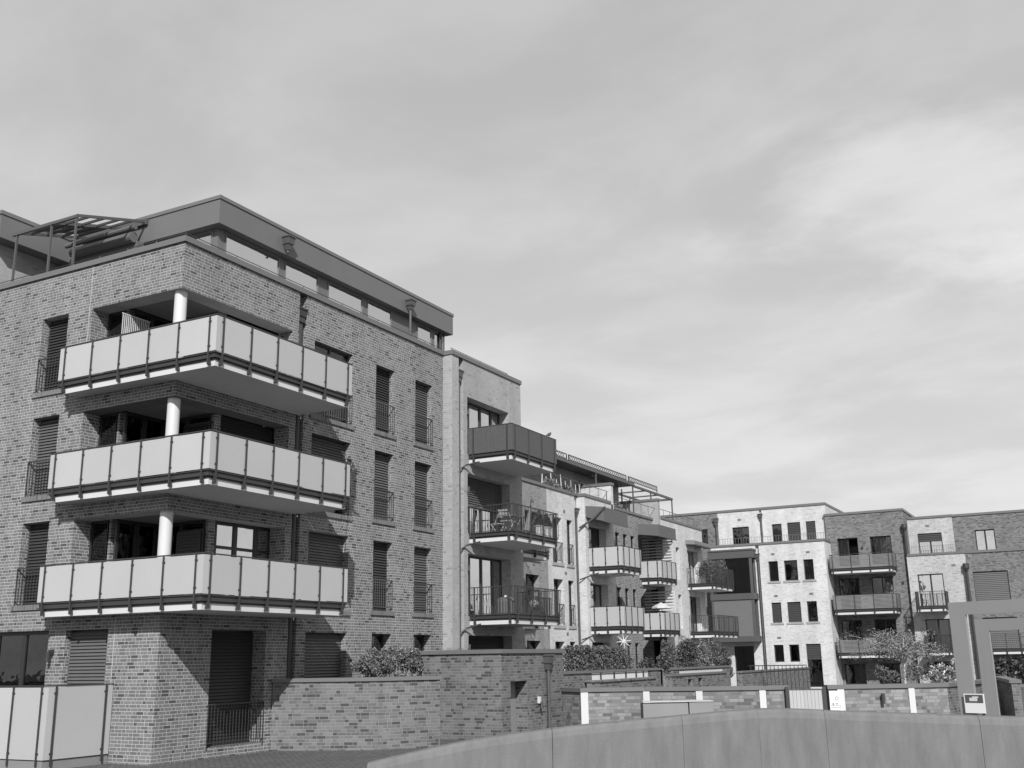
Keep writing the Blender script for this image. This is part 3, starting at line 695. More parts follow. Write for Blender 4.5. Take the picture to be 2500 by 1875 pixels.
balcony(FD2, D, 56.85, 59.45, 1.2, 3.95, kind='panel', d_wall=0.39, sp=0.75); balcony(FD2, D, 56.75, 59.4, 1.25, 1.07, kind='panel', d_wall=0.39, sp=0.75)
for zb in (4.03, 1.12):
    mb = MB(); mb.tube((48.95, 21.6, zb+0.05), (48.6, 22.0, zb-0.12), 0.03, n=6); mb.tube((48.6, 22.0, zb-0.12), (48.37, 22.4, zb-0.28), 0.03, n=6); mb.build('drain_pipe', 'metal', D)
# boxy awnings
def awning(bld, x0, x1, yf, yw, zt_w, zt_f, zb_w, zb_f, m='awning'):
    mb = MB(); mb.hexa([(x0, yw, zb_w), (x1, yw, zb_w), (x1, yf, zb_f), (x0, yf, zb_f), (x0, yw, zt_w), (x1, yw, zt_w), (x1, yf, zt_f), (x0, yf, zt_f)])
    o = mb.build('awning', m, bld)
    e = MB(); e.box(x0-0.01, x1+0.01, yf-0.03, yf-0.003, zb_f-0.03, zb_f+0.04); e.build('front_bar', 'midmetal', o)
awning(D, 48.65, 51.75, 21.1, 22.09, 7.42, 7.3, 6.86, 6.58)
awning(D, 56.75, 59.6, 21.3, 22.49, 7.35, 7.25, 6.75, 6.6)
mb = MB(); mb.tube((48.62, 21.0, 7.3), (48.55, 21.6, 6.75), 0.05, n=8); mb.tube((48.55, 21.6, 6.75), (48.4, 22.35, 6.3), 0.05, n=8); mb.build('drain_pipe', 'zinc', D)
# slatted screens beside second balconies
for zb, h in ((3.95, 2.7), (1.07, 2.55)):
    mb = MB(); z = zb+0.3
    while z < zb+h: mb.box(59.22, 59.25, 21.45, 23.3, z, z+0.085); z += 0.17
    mb.box(59.2, 59.26, 21.4, 21.45, zb+0.16, zb+h+0.1); mb.build('slatted_screen', 'white', D)
# roof terrace divider walls
for x in (52.0, 59.0):
    mb = MB(); mb.box(x, x+0.3, 22.1 if x < 55 else 22.1, 25.4, 7.4, 8.93); o = mb.build('divider_wall', 'brick_white' if x < 55 else 'brick_light', D)
    mb = MB(); mb.box(x-0.05, x+0.35, 22.05, 25.4, 8.93, 9.07); mb.build('coping', 'coping', D)
# set-back top floor with wide roof, lattice railing
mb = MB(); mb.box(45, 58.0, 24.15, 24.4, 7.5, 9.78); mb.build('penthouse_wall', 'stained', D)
mb = MB(); mb.box(44, 58.1, 23.15, 32, 9.78, 9.95); mb.build('penthouse_roof', 'midmetal', D)
mb = MB(); mb.box(58.1, 64.6, 23.15, 23.27, 9.72, 9.84); mb.box(58.1, 64.6, 25.1, 25.22, 9.72, 9.82); mb.box(64.5, 64.62, 23.27, 25.1, 9.72, 9.84)
for x in (60.2, 62.3): mb.box(x, x+0.06, 23.27, 25.1, 9.74, 9.82)
for x, y in ((57.9, 23.2), (58.6, 24.2), (60.8, 23.2), (61.6, 24.9), (64.5, 23.2), (52.6, 23.2)): mb.box(x-0.035, x+0.035, y-0.035, y+0.035, 7.5, 9.76)
mb.build_each('roof_beam', 'midmetal', D)
mb = MB(); z0, z1 = 9.99, 10.27
for a, b in ((44.2, 49.0), (49.2, 57.0), (57.3, 62.0)):
    mb.box(a, b, 23.2, 23.24, z1-0.04, z1); mb.box(a, b, 23.2, 23.24, z0, z0+0.03); mb.box(a, a+0.06, 23.2, 23.24, z0-0.1, z1); mb.box(b-0.06, b, 23.2, 23.24, z0-0.1, z1)
    x = a+0.06
    while x < b-0.3:
        mb.tube((x, 23.22, z0+0.02), (x+0.28, 23.22, z1-0.03), 0.014, n=5); mb.tube((x, 23.22, z1-0.03), (x+0.28, 23.22, z0+0.02), 0.014, n=5); x += 0.28
mb.build('roof_lattice', 'metal', D)
# terrace railings of the roof gardens
mb = MB()
for a, b, z in ((45.3, 52, 8.05), (52.4, 59, 7.93), (59.3, 66, 8.0)):
    mb.tube((a, 22.3, z+0.55), (b, 22.3, z+0.55), 0.018, n=5); x = a
    while x <= b: mb.tube((x, 22.3, z), (x, 22.3, z+0.55), 0.014, n=5); x += 1.1
mb.build('terrace_railing', 'midmetal', D)
for (x, y, l, w, h) in ((53.5, 24.0, 2.3, 0.09, 0.12),): pass
mb = MB(); mb.hexa([(52.5, 23.4, 9.6), (52.7, 23.4, 9.6), (52.7, 23.6, 9.6), (52.5, 23.6, 9.6), (52.5, 23.4, 9.7), (52.7, 23.4, 9.7), (52.7, 23.6, 9.7), (52.5, 23.6, 9.7)])
mb.tube((52.5, 22.8, 8.0), (52.5, 24.6, 9.8), 0.05, n=6); mb.build('brace', 'midmetal', D)
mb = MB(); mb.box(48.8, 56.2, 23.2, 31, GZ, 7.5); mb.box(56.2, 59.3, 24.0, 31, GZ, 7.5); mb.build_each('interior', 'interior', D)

# ================================================================== BUILDING E (white end house of the row)
E_ = thing('apartment_building', 'white end house of the row with one small sloping canopy and a plant-filled balcony', 'building', (59.4, 22.1, GZ))
FE = Fac('x', 22.1)
eh = [(4.2, 6.42), (1.3, 3.6), (-1.6, 0.74)]
ops = [(63.7, 65.75, a, b) for a, b in eh]+[(61.7, 62.3, a+0.3, b) for a, b in eh]
mb = MB(); FE.wall(mb, 59.4, 66.8, GZ-0.3, 7.9, 0.4, ops); mb.box(66.4, 66.8, 22.5, 30, GZ, 7.9); mb.build('wall', 'brick_white', E_)
mb = MB(); mb.box(59.36, 66.84, 22.05, 22.6, 7.9, 8.03); mb.box(66.35, 66.84, 22.6, 30, 7.9, 8.03); mb.build('coping', 'coping', E_)
for i, (a, b) in enumerate(eh):
    window(FE, E_, 63.7, 65.75, a, b, dep=0.3, n=3, sill=None, fw=0.08, curtain=('curtain', 0, 0.6) if i == 0 else None, glass='skyglass' if i == 0 else 'glass', frame='greyframe' if i == 0 else 'frame')
    window(FE, E_, 61.7, 62.3, a+0.3, b, dep=0.3, sill=None)
awning(E_, 63.5, 66.4, 21.5, 22.09, 7.02, 6.95, 6.75, 6.7, 'awning_light')
balcony(FE, E_, 63.45, 67.2, 1.8, 3.95, kind='bars'); balcony(FE, E_, 63.4, 67.6, 1.8, 1.07, kind='bars')
mb = MB(); mb.box(59.6, 66.3, 22.9, 29, GZ, 7.5); mb.build_each('interior', 'interior', E_)

# ================================================================== FAR BUILDINGS, facing left
Fb = thing('apartment_building', 'bright white house with small dark windows and a dark metal glazed bay', 'building', (76.5, 16.4, GZ))
FF = Fac('y', 76.5)
fw_ = []
for a, b in ((5.08, 6.5), (2.19, 3.59)): fw_ += [(19.79, 20.48, a, b), (18.41, 19.36, a, b), (17.28, 17.98, a, b)]
fg = [(19.85, 20.54, -0.5, 0.67), (18.76, 19.46, -0.5, 0.67), (17.27, 18.28, -2.2, 0.69), (21.98, 23.42, -2.2, 0.63)]
mb = MB(); FF.wall(mb, 16.4, 24.7, GZ-0.3, 7.72, 0.4, fw_+fg+[(21.1, 21.35, GZ-0.3, 7.7)]); FF.box(mb, 21.1, 21.35, 0.2, 0.4, GZ, 7.7)
mb.box(76.9, 90, 16.4, 16.8, GZ, 7.72); mb.build('wall', 'brick_white', Fb)
mb = MB(); mb.box(76.44, 77.2, 16.36, 34, 7.72, 7.88); mb.box(77.2, 90, 16.36, 16.9, 7.72, 7.88); mb.build('coping', 'coping', Fb)
for i, (a, b, c, d) in enumerate(fw_): window(FF, Fb, a, b, c, d, dep=0.16, sill='brick_light', blind=(0, 0, 0, 1, 1, 0)[i], bm='blind_dark', slat=0.12, curtain=(None, None, ('curtain_grey', 0, 1), None, None, None)[i])
for i, (a, b, c, d) in enumerate(fg): window(FF, Fb, a, b, c, d, dep=0.16, sill=None, blind=(0, 0, 0.35, 0)[i], bm='blind_dark', slat=0.12)
FT = Fac('y', 78.7); tw = [(22.34, 23.62, 7.9, 9.37), (19.87, 20.59, 7.95, 9.4), (18.49, 19.45, 7.8, 9.43), (17.39, 18.08, 7.8, 9.43)]
mb = MB(); FT.wall(mb, 16.6, 24.7, 7.3, 10.55, 0.3, tw+[(21.3, 21.48, 7.3, 10.5)]); FT.box(mb, 21.3, 21.48, 0.15, 0.3, 7.3, 10.5); mb.box(79.0, 92, 16.6, 16.9, 7.3, 10.55); mb.build('top_floor_wall', 'brick_white', Fb)
mb = MB(); mb.box(78.64, 79.2, 16.56, 33, 10.55, 10.72); mb.box(79.2, 92, 16.56, 17.0, 10.55, 10.72); mb.build('roof_edge', 'coping', Fb)
for i, (a, b, c, d) in enumerate(tw): window(FT, Fb, a, b, c, d, dep=0.12, sill=None, n=2 if i == 0 else 1, curtain=(('curtain', 0, 0.5), ('curtain', 0, 1), None, None)[i], blind=(0, 0, 1, 1)[i], bm='blind_dark', slat=0.12)
downpipe(FF, Fb, 21.22, 0.0, GZ, 6.9, r=0.07, hop=(7.1, 6.6, 0.17)); downpipe(FT, Fb, 21.39, 0.0, 7.8, 9.9, r=0.07, hop=(10.25, 9.75, 0.17)); downpipe(FT, Fb, 24.8, -0.1, 7.8, 9.7, r=0.08, hop=(10.15, 9.6, 0.18))
mb = MB()
for u, z in ((20.1, 7.0), (17.6, 7.0), (20.1, 4.05), (17.6, 4.1), (20.1, 1.15)): FF.box(mb, u-0.13, u+0.13, -0.015, 0.0, z-0.07, z+0.07)
FT.box(mb, 22.9, 23.15, -0.015, 0.0, 9.85, 9.99)
mb.build_each('vent_grille', 'greyframe', Fb)
mb = MB(); mb.box(77.0, 77.03, 16.5, 24.6, 8.35, 8.37)
y = 16.5
while y < 24.6: mb.box(77.0, 77.02, y, y+0.02, 7.88, 8.36); y += 0.2
mb.build('terrace_railing', 'greyframe', Fb)
# bay
by = MB(); by.box(75.45, 76.49, 21.35, 24.6, 6.78, 7.3); by.box(75.4, 76.49, 21.3, 24.65, 7.3, 7.42); by.box(75.45, 76.49, 21.35, 24.6, 3.85, 4.28); by.box(75.45, 76.49, 21.35, 24.35, 0.92, 1.3)
for z0, z1 in ((4.28, 6.78), (1.3, 3.85)):
    by.box(75.5, 75.62, 21.42, 21.6, z0, z1); by.box(75.5, 75.62, 24.4, 24.55, z0, z1); by.box(76.3, 76.48, 21.42, 21.6, z0, z1)
bo = by.build('glazed_bay', 'midmetal', Fb)
mb = MB(); mb.box(75.55, 75.57, 21.6, 24.4, 4.28, 6.78); mb.box(75.62, 76.3, 21.45, 21.47, 4.28, 6.78); mb.build('pane', 'glass', bo)
mb = MB(); mb.box(75.53, 75.57, 21.6, 24.4, 1.3, 3.85); mb.build('shutter', 'coping', bo)
mb = MB(); mb.box(76.0, 76.2, 21.8, 24.3, 4.3, 6.75); mb.build('bay_interior', 'interior', bo)
mb = MB(); mb.box(77.1, 88, 17.0, 24.6, GZ, 7.4); mb.box(79.1, 90, 17.0, 33, 7.4, 10.3); mb.build_each('interior', 'interior', Fb)
F0 = thing('apartment_building', 'grey brick house behind the end of the row, next to the bright white house', 'building', (76.5, 24.7, GZ))
mb = MB(); FF.wall(mb, 24.7, 36, GZ-0.3, 7.7, 0.4, [(25.6, 26.8, 4.2, 6.4), (25.6, 26.8, 1.3, 3.5)]); FT.wall(mb, 24.7, 36, 7.3, 10.53, 0.3, [(25.55, 26.37, 7.6, 9.4)]); mb.build('wall', 'brick_far', F0)
window(FT, F0, 25.55, 26.37, 7.6, 9.4, dep=0.15, n=2, sill=None); window(FF, F0, 25.6, 26.8, 4.2, 6.4, dep=0.15, n=2, sill=None); window(FF, F0, 25.6, 26.8, 1.3, 3.5, dep=0.15, n=2, sill=None)
mb = MB(); mb.box(77.1, 88, 24.8, 36, GZ, 7.3); mb.build_each('interior', 'interior', F0)

G_ = thing('apartment_building', 'grey brick house with three slatted timber balconies beside the bright white house', 'building', (78.5, 11.25, GZ))
FG = Fac('y', 78.5)
gwn = []
for a, b, uo in ((6.0, 8.0, 0.0), (2.95, 5.17, 0.17), (0.15, 2.27, 0.25), (-2.1, -0.7, 0.3)): gwn += [(14.48+uo, 15.91+uo, a, b), (12.2+uo, 13.64+uo, a, b)]
mb = MB(); FG.wall(mb, 11.25, 16.65, GZ-0.3, 9.68, 0.4, gwn); mb.box(78.9, 92, 11.25, 11.6, GZ, 9.68); mb.box(78.9, 92, 16.3, 16.65, GZ, 9.68); mb.build('wall', 'brick_far', G_)
mb = MB(); mb.box(78.44, 79.1, 11.2, 16.7, 9.68, 9.84); mb.box(79.1, 92, 11.2, 11.7, 9.68, 9.84); mb.build('coping', 'coping', G_)
for i, (a, b, c, d) in enumerate(gwn): window(FG, G_, a, b, c, d, dep=0.18, n=2, sill=None, curtain=[('curtain', 0.5, 1.0), ('curtain', 0.0, 0.9), None, None, ('curtain', 0.7, 0.9), None, None, None][i], glass='skyglass' if i == 3 else 'glass')
for zb in (5.41, 2.6, -0.3): balcony(FG, G_, 12.0, 16.2, 1.8, zb, kind='slats', sp=1.27)
pr = MB(); pr.tube((78.3, 11.2, GZ), (78.3, 11.2, 8.6), 0.1, n=10); pr.build('downpipe', 'metal', G_)
pr = MB(); pr.lathe(78.3, 11.2, [(0.1, 8.2), (0.2, 8.45), (0.2, 8.7)], 10); pr.build('hopper', 'metal', G_)
mb = MB(); mb.box(79.2, 90, 11.7, 16.2, GZ, 9.4); mb.build_each('interior', 'interior', G_)
mb = MB()
for u, z in ((14.2, 7.3), (11.7, 4.75), (11.6, 1.9)): FG.box(mb, u-0.06, u+0.06, -0.1, 0.0, z-0.12, z+0.04)
mb.build_each('wall_lamp', 'metal', G_)

H = thing('apartment_building', 'white brick house with set-back top floor between two grey brick houses', 'building', (78.2, 7.5, GZ))
FH = Fac('y', 78.2); FHT = Fac('y', 80.2)
hw = [(9.03, 10.68, 2.85, 5.18), (8.9, 10.5, 0.05, 2.16), (8.85, 10.4, -2.1, -0.62)]
mb = MB(); FH.wall(mb, 7.5, 11.25, GZ-0.3, 6.45, 0.4, hw); FHT.wall(mb, 8.25, 11.25, 6.2, 9.2, 0.3, [(9.04, 10.65, 6.7, 8.15)]); mb.box(80.5, 92, 8.25, 8.5, 6.2, 9.2); mb.build('wall', 'brick_pale', H)
mb = MB(); mb.box(78.14, 78.8, 7.5, 11.2, 6.45, 6.6); mb.box(80.14, 80.8, 8.2, 11.2, 9.2, 9.36); mb.build_each('coping', 'coping', H)
window(FH, H, 9.03, 10.68, 2.85, 5.18, dep=0.15, n=2, sill=None, glass='skyglass', curtain='curtain_grey'); window(FH, H, 8.9, 10.5, 0.05, 2.16, dep=0.15, n=2, sill=None, curtain=('curtain', 0.1, 0.6)); window(FH, H, 8.85, 10.4, -2.1, -0.62, dep=0.15, sill=None)
window(FHT, H, 9.04, 10.65, 6.7, 8.15, dep=0.12, n=2, blind=0.4, bm='blind_dark', slat=0.12, sill=None, glass='skyglass', curtain='curtain_grey')
balcony(FH, H, 8.85, 10.75, 1.5, 2.63, kind='bars', sp=0.9); balcony(FH, H, 8.8, 10.5, 1.5, -0.2, kind='bars', sp=0.9)
mb = MB(); mb.box(78.7, 88, 7.6, 11.1, GZ, 6.2); mb.box(80.7, 90, 8.6, 11.1, 6.2, 9.0); mb.build_each('interior', 'interior', H)
mb = MB(); FH.box(mb, 8.15, 8.42, -0.015, 0, 5.62, 5.76); FHT.box(mb, 9.8, 10.05, -0.015, 0, 8.6, 8.74); mb.build_each('vent_grille', 'greyframe', H)
mb = MB(); mb.box(78.5, 78.52, 7.6, 11.1, 7.1, 7.12); y = 7.6
while y < 11.1: mb.box(78.5, 78.52, y, y+0.02, 6.6, 7.12); y += 0.15
mb.build('terrace_railing', 'greyframe', H)
I_ = thing('apartment_building', 'grey brick house at the right end with a wide window under its terrace edge', 'building', (78.2, 1.0, GZ))
mb = MB(); FH.wall(mb, 0.5, 7.5, GZ-0.3, 6.43, 0.4, [(5.0, 7.15, 2.6, 5.18), (4.8, 6.9, 0.05, 2.16), (4.6, 6.8, -2.1, -0.62)]); FHT.wall(mb, 0.5, 8.25, 6.2, 9.18, 0.3, [(5.62, 6.89, 6.7, 8.15)]); mb.build('wall', 'brick_far', I_)
mb = MB(); mb.box(78.14, 78.8, 0.5, 7.5, 6.43, 6.6); mb.box(80.14, 80.8, 0.5, 8.2, 9.18, 9.34); mb.build_each('coping', 'coping', I_)
window(FH, I_, 5.0, 7.15, 2.6, 5.18, dep=0.15, blind=1, slat=0.12, sill=None); window(FH, I_, 4.8, 6.9, 0.05, 2.16, dep=0.15, n=2, blind=1, slat=0.12, sill=None); window(FH, I_, 4.6, 6.8, -2.1, -0.62, dep=0.15, n=2, sill=None)
window(FHT, I_, 5.62, 6.89, 6.7, 8.15, dep=0.12, n=2, sill=None, glass='skyglass', curtain='curtain_grey')
balcony(FH, I_, 3.6, 6.6, 1.5, -0.2, kind='bars', sp=0.9)
pr = MB(); pr.tube((78.0, 7.5, GZ), (78.0, 7.5, 5.6), 0.1, n=10); pr.build('downpipe', 'metal', I_)
pr = MB(); pr.lathe(78.0, 7.5, [(0.1, 5.2), (0.2, 5.45), (0.2, 5.75)], 10); pr.build('hopper', 'metal', I_)
mb = MB(); mb.box(78.7, 88, 0.6, 7.4, GZ, 6.2); mb.box(80.7, 90, 0.6, 8.1, 6.2, 9.0); mb.build_each('interior', 'interior', I_)

# ================================================================== GARDEN WALLS
def gwall(name, label, pts, zt, t=0.24, m='brick_garden', cop=0.1, z0=GZ-0.2, parts=None, over=0.05):
    o = thing(name, label, 'wall', (pts[0][0], pts[0][1], GZ))
    mb = MB(); cp = MB()
    for i, (p, q) in enumerate(zip(pts[:-1], pts[1:])):
        mb.obox(p, q, 0.0, t, z0, zt, ext=0.0); cp.obox(p, q, -over, t+over, zt, zt+cop, ext=0.03)
    mb.build('wall', m, o); cp.build('coping', 'coping', o)
    return o
gwall('garden_wall', 'low brick garden wall at the foot of the corner house, shrubs behind it', [(23.35, 20.15), (24.5, 17.45), (25.95, 16.4)], -0.52)
# N2 brick outbuilding
n2 = thing('brick_outbuilding', 'flat-topped brick outbuilding with a narrow doorway and a drain hopper', 'outbuilding', (28.4, 15.8, GZ))
mb = MB(); Fac('x', 15.8).wall(mb, 28.4, 32.6, GZ-0.2, 0.17, 0.45, [(28.95, 30.04, GZ-0.2, -0.65)]); mb.box(28.4, 28.75, 16.25, 18.6, GZ-0.2, 0.17); mb.box(32.2, 32.6, 16.25, 18.6, GZ-0.2, 0.17); mb.box(28.75, 32.2, 18.3, 18.6, GZ-0.2, 0.17)
mb.build('wall', 'brick_garden', n2)
mb = MB(); mb.box(28.34, 32.66, 15.74, 18.66, 0.17, 0.29); mb.build('coping', 'coping', n2)
mb = MB(); mb.box(29.0, 30.0, 16.2, 16.25, GZ, -0.65); mb.build('door', 'concrete', n2)
downpipe(Fac('x', 15.8), n2, 31.3, -0.1, GZ, -0.1, r=0.055, hop=(0.13, -0.35, 0.16))
lm = thing('wall_lamp', 'small wall lamp on the outbuilding beside its drain pipe', 'lamp', (30.75, 15.75, -1.25))
mb = MB(); mb.box(30.7, 30.8, 15.72, 15.8, -1.35, -1.15); mb.build('bracket', 'white', lm)
mb = MB(); mb.tube((30.75, 15.68, -1.5), (30.75, 15.68, -1.3), 0.06, 0.03, n=10); mb.build('lamp_shade', 'metal', lm)
# N3 front wall, white pilasters
n3a = gwall('front_wall', 'long brick front wall with three white pilasters, left of the plank gate', [(32.45, 15.78), (31.8, 14.8), (32.65, 13.0), (33.0, 11.3), (33.75, 9.4), (34.15, 8.85)][::1], -1.05, m='brick_block', cop=0.12)
def pil(o, a, b):
    mb = MB(); mb.obox(a, b, -0.035, -0.003, GZ, -1.06); mb.build('pilaster', 'white', o)
for a, b in (((31.8, 14.82), (31.89, 14.61)), ((32.63, 13.03), (32.675, 12.83)), ((32.965, 11.4), (33.0, 11.2)), ((33.67, 9.6), (33.745, 9.42))): pil(n3a, a, b)
gt = thing('plank_gate', 'pale plank gate set in the brick front wall between two dark posts', 'gate', (34.2, 8.2, GZ))
mb = MB(); p = Vector((34.0, 8.75)); q = Vector((34.28, 7.82)); n = 9
for i in range(n): a = p+(q-p)*i/n; b = p+(q-p)*(i+0.93)/n; mb.obox(a, b, 0.05, 0.08, GZ+0.1, -1.08)
mb.build_each('plank', 'panel', gt)
mb = MB(); mb.obox(p, q, 0.08, 0.12, -1.2, -1.06); mb.obox(p, q, 0.08, 0.12, GZ+0.2, GZ+0.35); mb.build_each('gate_rail', 'midmetal', gt)
mb = MB(); mb.obox((34.29, 7.8), (34.32, 7.7), -0.03, 0.1, GZ, -0.97); mb.obox((33.97, 8.86), (34.0, 8.77), -0.03, 0.1, GZ, -0.97); mb.build_each('gate_post', 'metal', gt)
n3b = gwall('front_wall', 'brick front wall right of the plank gate carrying a white sign and a tube lamp', [(34.34, 7.64), (35.2, 6.1), (35.8, 5.05), (36.3, 4.45)], -1.05, m='brick_block', cop=0.12)
pil(n3b, (34.47, 7.4), (34.57, 7.22)); pil(n3b, (35.55, 5.49), (35.64, 5.33))
n3c = gwall('front_wall', 'dark return of the brick front wall behind the steel portal', [(36.32, 4.42), (41.0, 3.6)], -1.05, m='brick_garden', cop=0.12)
gwall('garden_wall', 'brick side wall of a garden seen through the steel portals', [(36.5, 2.4), (42.0, 3.3)], -0.95, m='brick_garden')
# sign on n3b
def sign_frame(base, tv, w, h, th=0.012):
    pass
sg = thing('garden_sign', 'white sign with two wheel emblems, fixed to the front wall beside the plank gate', 'sign', (34.36, 7.6, -1.75))
a = Vector((34.35, 7.64)); b = Vector((34.52, 7.33)); t = (b-a).normalized()
mb = MB(); mb.obox(a, b, -0.06, -0.045, -1.78, -1.1); mb.build('board', 'signwhite', sg)
nv = Vector((-t.y, t.x)); L = (b-a).length
def sp_(u, z, off=-0.062): q = a+t*(u*L)+nv*off; return (q.x, q.y, -1.1-0.68*z)
mb = MB()
def ring(cu, cz, r, th_, seg=16):
    for i in range(seg):
        t0 = 2*math.pi*i/seg; t1 = 2*math.pi*(i+1)/seg
        mb.quad(sp_(cu+math.cos(t0)*(r-th_), cz+math.sin(t0)*(r-th_)*0.52), sp_(cu+math.cos(t0)*r, cz+math.sin(t0)*r*0.52), sp_(cu+math.cos(t1)*r, cz+math.sin(t1)*r*0.52), sp_(cu+math.cos(t1)*(r-th_), cz+math.sin(t1)*(r-th_)*0.52))
ring(0.62, 0.33, 0.17, 0.06)
for u0, u1, z0, z1 in ((0.12, 0.92, 0.615, 0.635), (0.12, 0.92, 0.715, 0.735), (0.12, 0.15, 0.62, 0.73), (0.89, 0.92, 0.62, 0.73), (0.22, 0.36, 0.52, 0.61), (0.52, 0.70, 0.53, 0.56), (0.56, 0.62, 0.53, 0.61)):
    mb.quad(sp_(u0, z0), sp_(u1, z0), sp_(u1, z1), sp_(u0, z1))
mb.build('emblem', 'ink', sg)
mb = MB(); ring(0.27, 0.33, 0.12, 0.03)
for i in range(5):      # arched lettering strokes, illegible in the photograph
    u = 0.1+i*0.075; z = 0.17-0.02*i; mb.quad(sp_(u, z), sp_(u+0.045, z-0.01), sp_(u+0.045, z+0.03), sp_(u, z+0.04))
    u = 0.52+i*0.08; z = 0.09+0.018*i; mb.quad(sp_(u, z), sp_(u+0.045, z+0.01), sp_(u+0.045, z+0.05), sp_(u, z+0.04))
for z in (0.83, 0.9): mb.quad(sp_(0.12, z), sp_(0.88, z), sp_(0.88, z+0.012), sp_(0.12, z+0.012))
mb.build('lettering', 'ink_pale', sg)
lm = thing('wall_lamp', 'dark tube lamp on the brick front wall between two white pilasters', 'lamp', (35.0, 6.3, -1.35))
c = Vector((35.13, 6.22)); mb = MB(); mb.tube((c.x-0.1, c.y-0.06, -1.5), (c.x-0.1, c.y-0.06, -1.2), 0.055, n=12); mb.build('lamp_shade', 'metal', lm, smooth=False)
mb = MB(); mb.tube((c.x-0.1, c.y-0.06, -1.4), (c.x+0.02, c.y+0.01, -1.36), 0.02, n=6); mb.build('bracket', 'metal', lm)
# second row of garden walls
def bwall(label, x0, x1, y, zt, m='brick_garden', ops=None, name='garden_wall'):
    o = thing(name, label, 'wall', (x0, y, GZ)); mb = MB()
    Fac('x', y).wall(mb, x0, x1, GZ-0.2, zt, 0.25, ops or []); mb.build('wall', m, o)
    c = MB(); c.box(x0-0.05, x1+0.05, y-0.05, y+0.3, zt, zt+0.09); c.build('coping', 'coping', o)
    return o
bwall('brick garden wall under the tall clipped hedge, behind the front wall', 35.0, 46.0, 17.5, -0.57)
bwall('lower brick garden wall with a row of small niches behind the front wall', 46.0, 54.0, 17.0, -0.86, ops=[(48.15, 48.75, -1.5, -1.02), (49.6, 50.2, -1.5, -1.0)])
bwall('brick garden wall in front of the bright white house, behind the front wall', 56.6, 71.5, 17.0, -0.9)
w3 = bwall('short higher brick wall with a pale glazed strip, in the middle of the gardens', 48.3, 56.55, 17.6, -0.6)
mb = MB(); mb.box(48.6, 55.0, 17.53, 17.56, -0.78, -0.68); mb.build('pale_strip', 'white', w3)
pk = thing('picket_fence', 'short white picket fence on a planter ledge below the clipped hedge', 'fence', (37.9, 16.9, GZ))
mb = MB(); mb.box(37.9, 43.7, 16.85, 17.4, GZ, -0.9); mb.box(37.85, 43.75, 16.8, 17.45, -0.9, -0.82); mb.build('ledge', 'brick_garden', pk)
mb = MB(); x = 38.0
while x < 43.2: mb.box(x, x+0.07, 17.2, 17.22, -0.82, -0.58); x += 0.1
mb.box(43.3, 43.7, 17.2, 17.23, -0.82, -0.58); mb.build('picket', 'white', pk)
mb = MB(); mb.box(37.95, 43.7, 17.18, 17.2, -0.62, -0.59)
for x in (38.7, 40.0, 41.2, 42.3, 43.1): mb.box(x, x+0.06, 17.15, 17.2, -0.82, -0.55)
mb.build('fence_rail', 'metal', pk)
rf = thing('garden_fence', 'thin dark railing with flowers before the bright white house', 'fence', (60, 14.6, GZ))
mb = MB(); mb.box(60, 60.04, 14.4, 17.6, -0.6, -0.55)
y = 14.4
while y < 17.6: mb.box(60, 60.03, y, y+0.03, GZ, -0.58); y += 0.22
mb.build('railing', 'metal', rf)
# concrete blocks behind the parapet
cb = thing('concrete_block', 'long plain concrete block lying between parapet and brick front wall', 'block', (30.6, 12.0, GZ))
mb = MB(); mb.obox((30.25, 12.1), (30.9, 10.95), 0, 0.6, GZ, -1.33); mb.obox((30.92, 10.92), (31.25, 10.3), 0, 0.6, GZ, -1.30); mb.build_each('block', 'concrete', cb)
mb = MB(); mb.obox((30.25, 12.1), (31.25, 10.3), -0.02, 0.62, -1.296, -1.27); mb.build('cap', 'render', cb)
# ================================================================== FOREGROUND PARAPET + STEEL PORTALS
PF = Vector((0.8806, 0.4739)); PR = Vector((0.4739, -0.8806))
pp = [(900, -1.5), (1100, -1.22), (1300, -1.055), (1480, -0.955), (1600, -0.9), (1700, -0.85), (1780, -0.815), (1842, -0.80), (1900, -0.81), (2000, -0.85), (2200, -0.92), (2350, -0.965), (2500, -1.0), (2800, -1.08)]
pr = MB(); W_ = 0.42
pts_ = []
for a, b in zip(pp[:-1], pp[1:]):
    for k in range(6): t = k/6; pts_.append((a[0]+(b[0]-a[0])*t, a[1]+(b[1]-a[1])*t))
for it in range(12): pts_ = [pts_[0]]+[(p[0], (q0[1]+2*p[1]+q1[1])/4) for q0, p, q1 in zip(pts_[:-2], pts_[1:-1], pts_[2:])]+[pts_[-1]]
prof = [(0.0, None), (0.0, -0.13), (0.02, -0.05), (0.07, -0.01), (0.16, 0.0), (W_-0.1, 0.0), (W_-0.03, -0.03), (W_, -0.1), (W_, None)]
rows = []
for px, zt in pts_:
    lat = (px-1250)/2585*17.0; c = PF*(17.0+0.00035*(lat-2)**2)+PR*lat
    rows.append([(*(c+PF*o_), GZ-0.1 if dz is None else zt+dz) for o_, dz in prof])
m_ = len(prof)
o = thing('concrete_parapet', 'x', 'parapet', (rows[40][0][0], rows[40][0][1], GZ))
SEG = 13
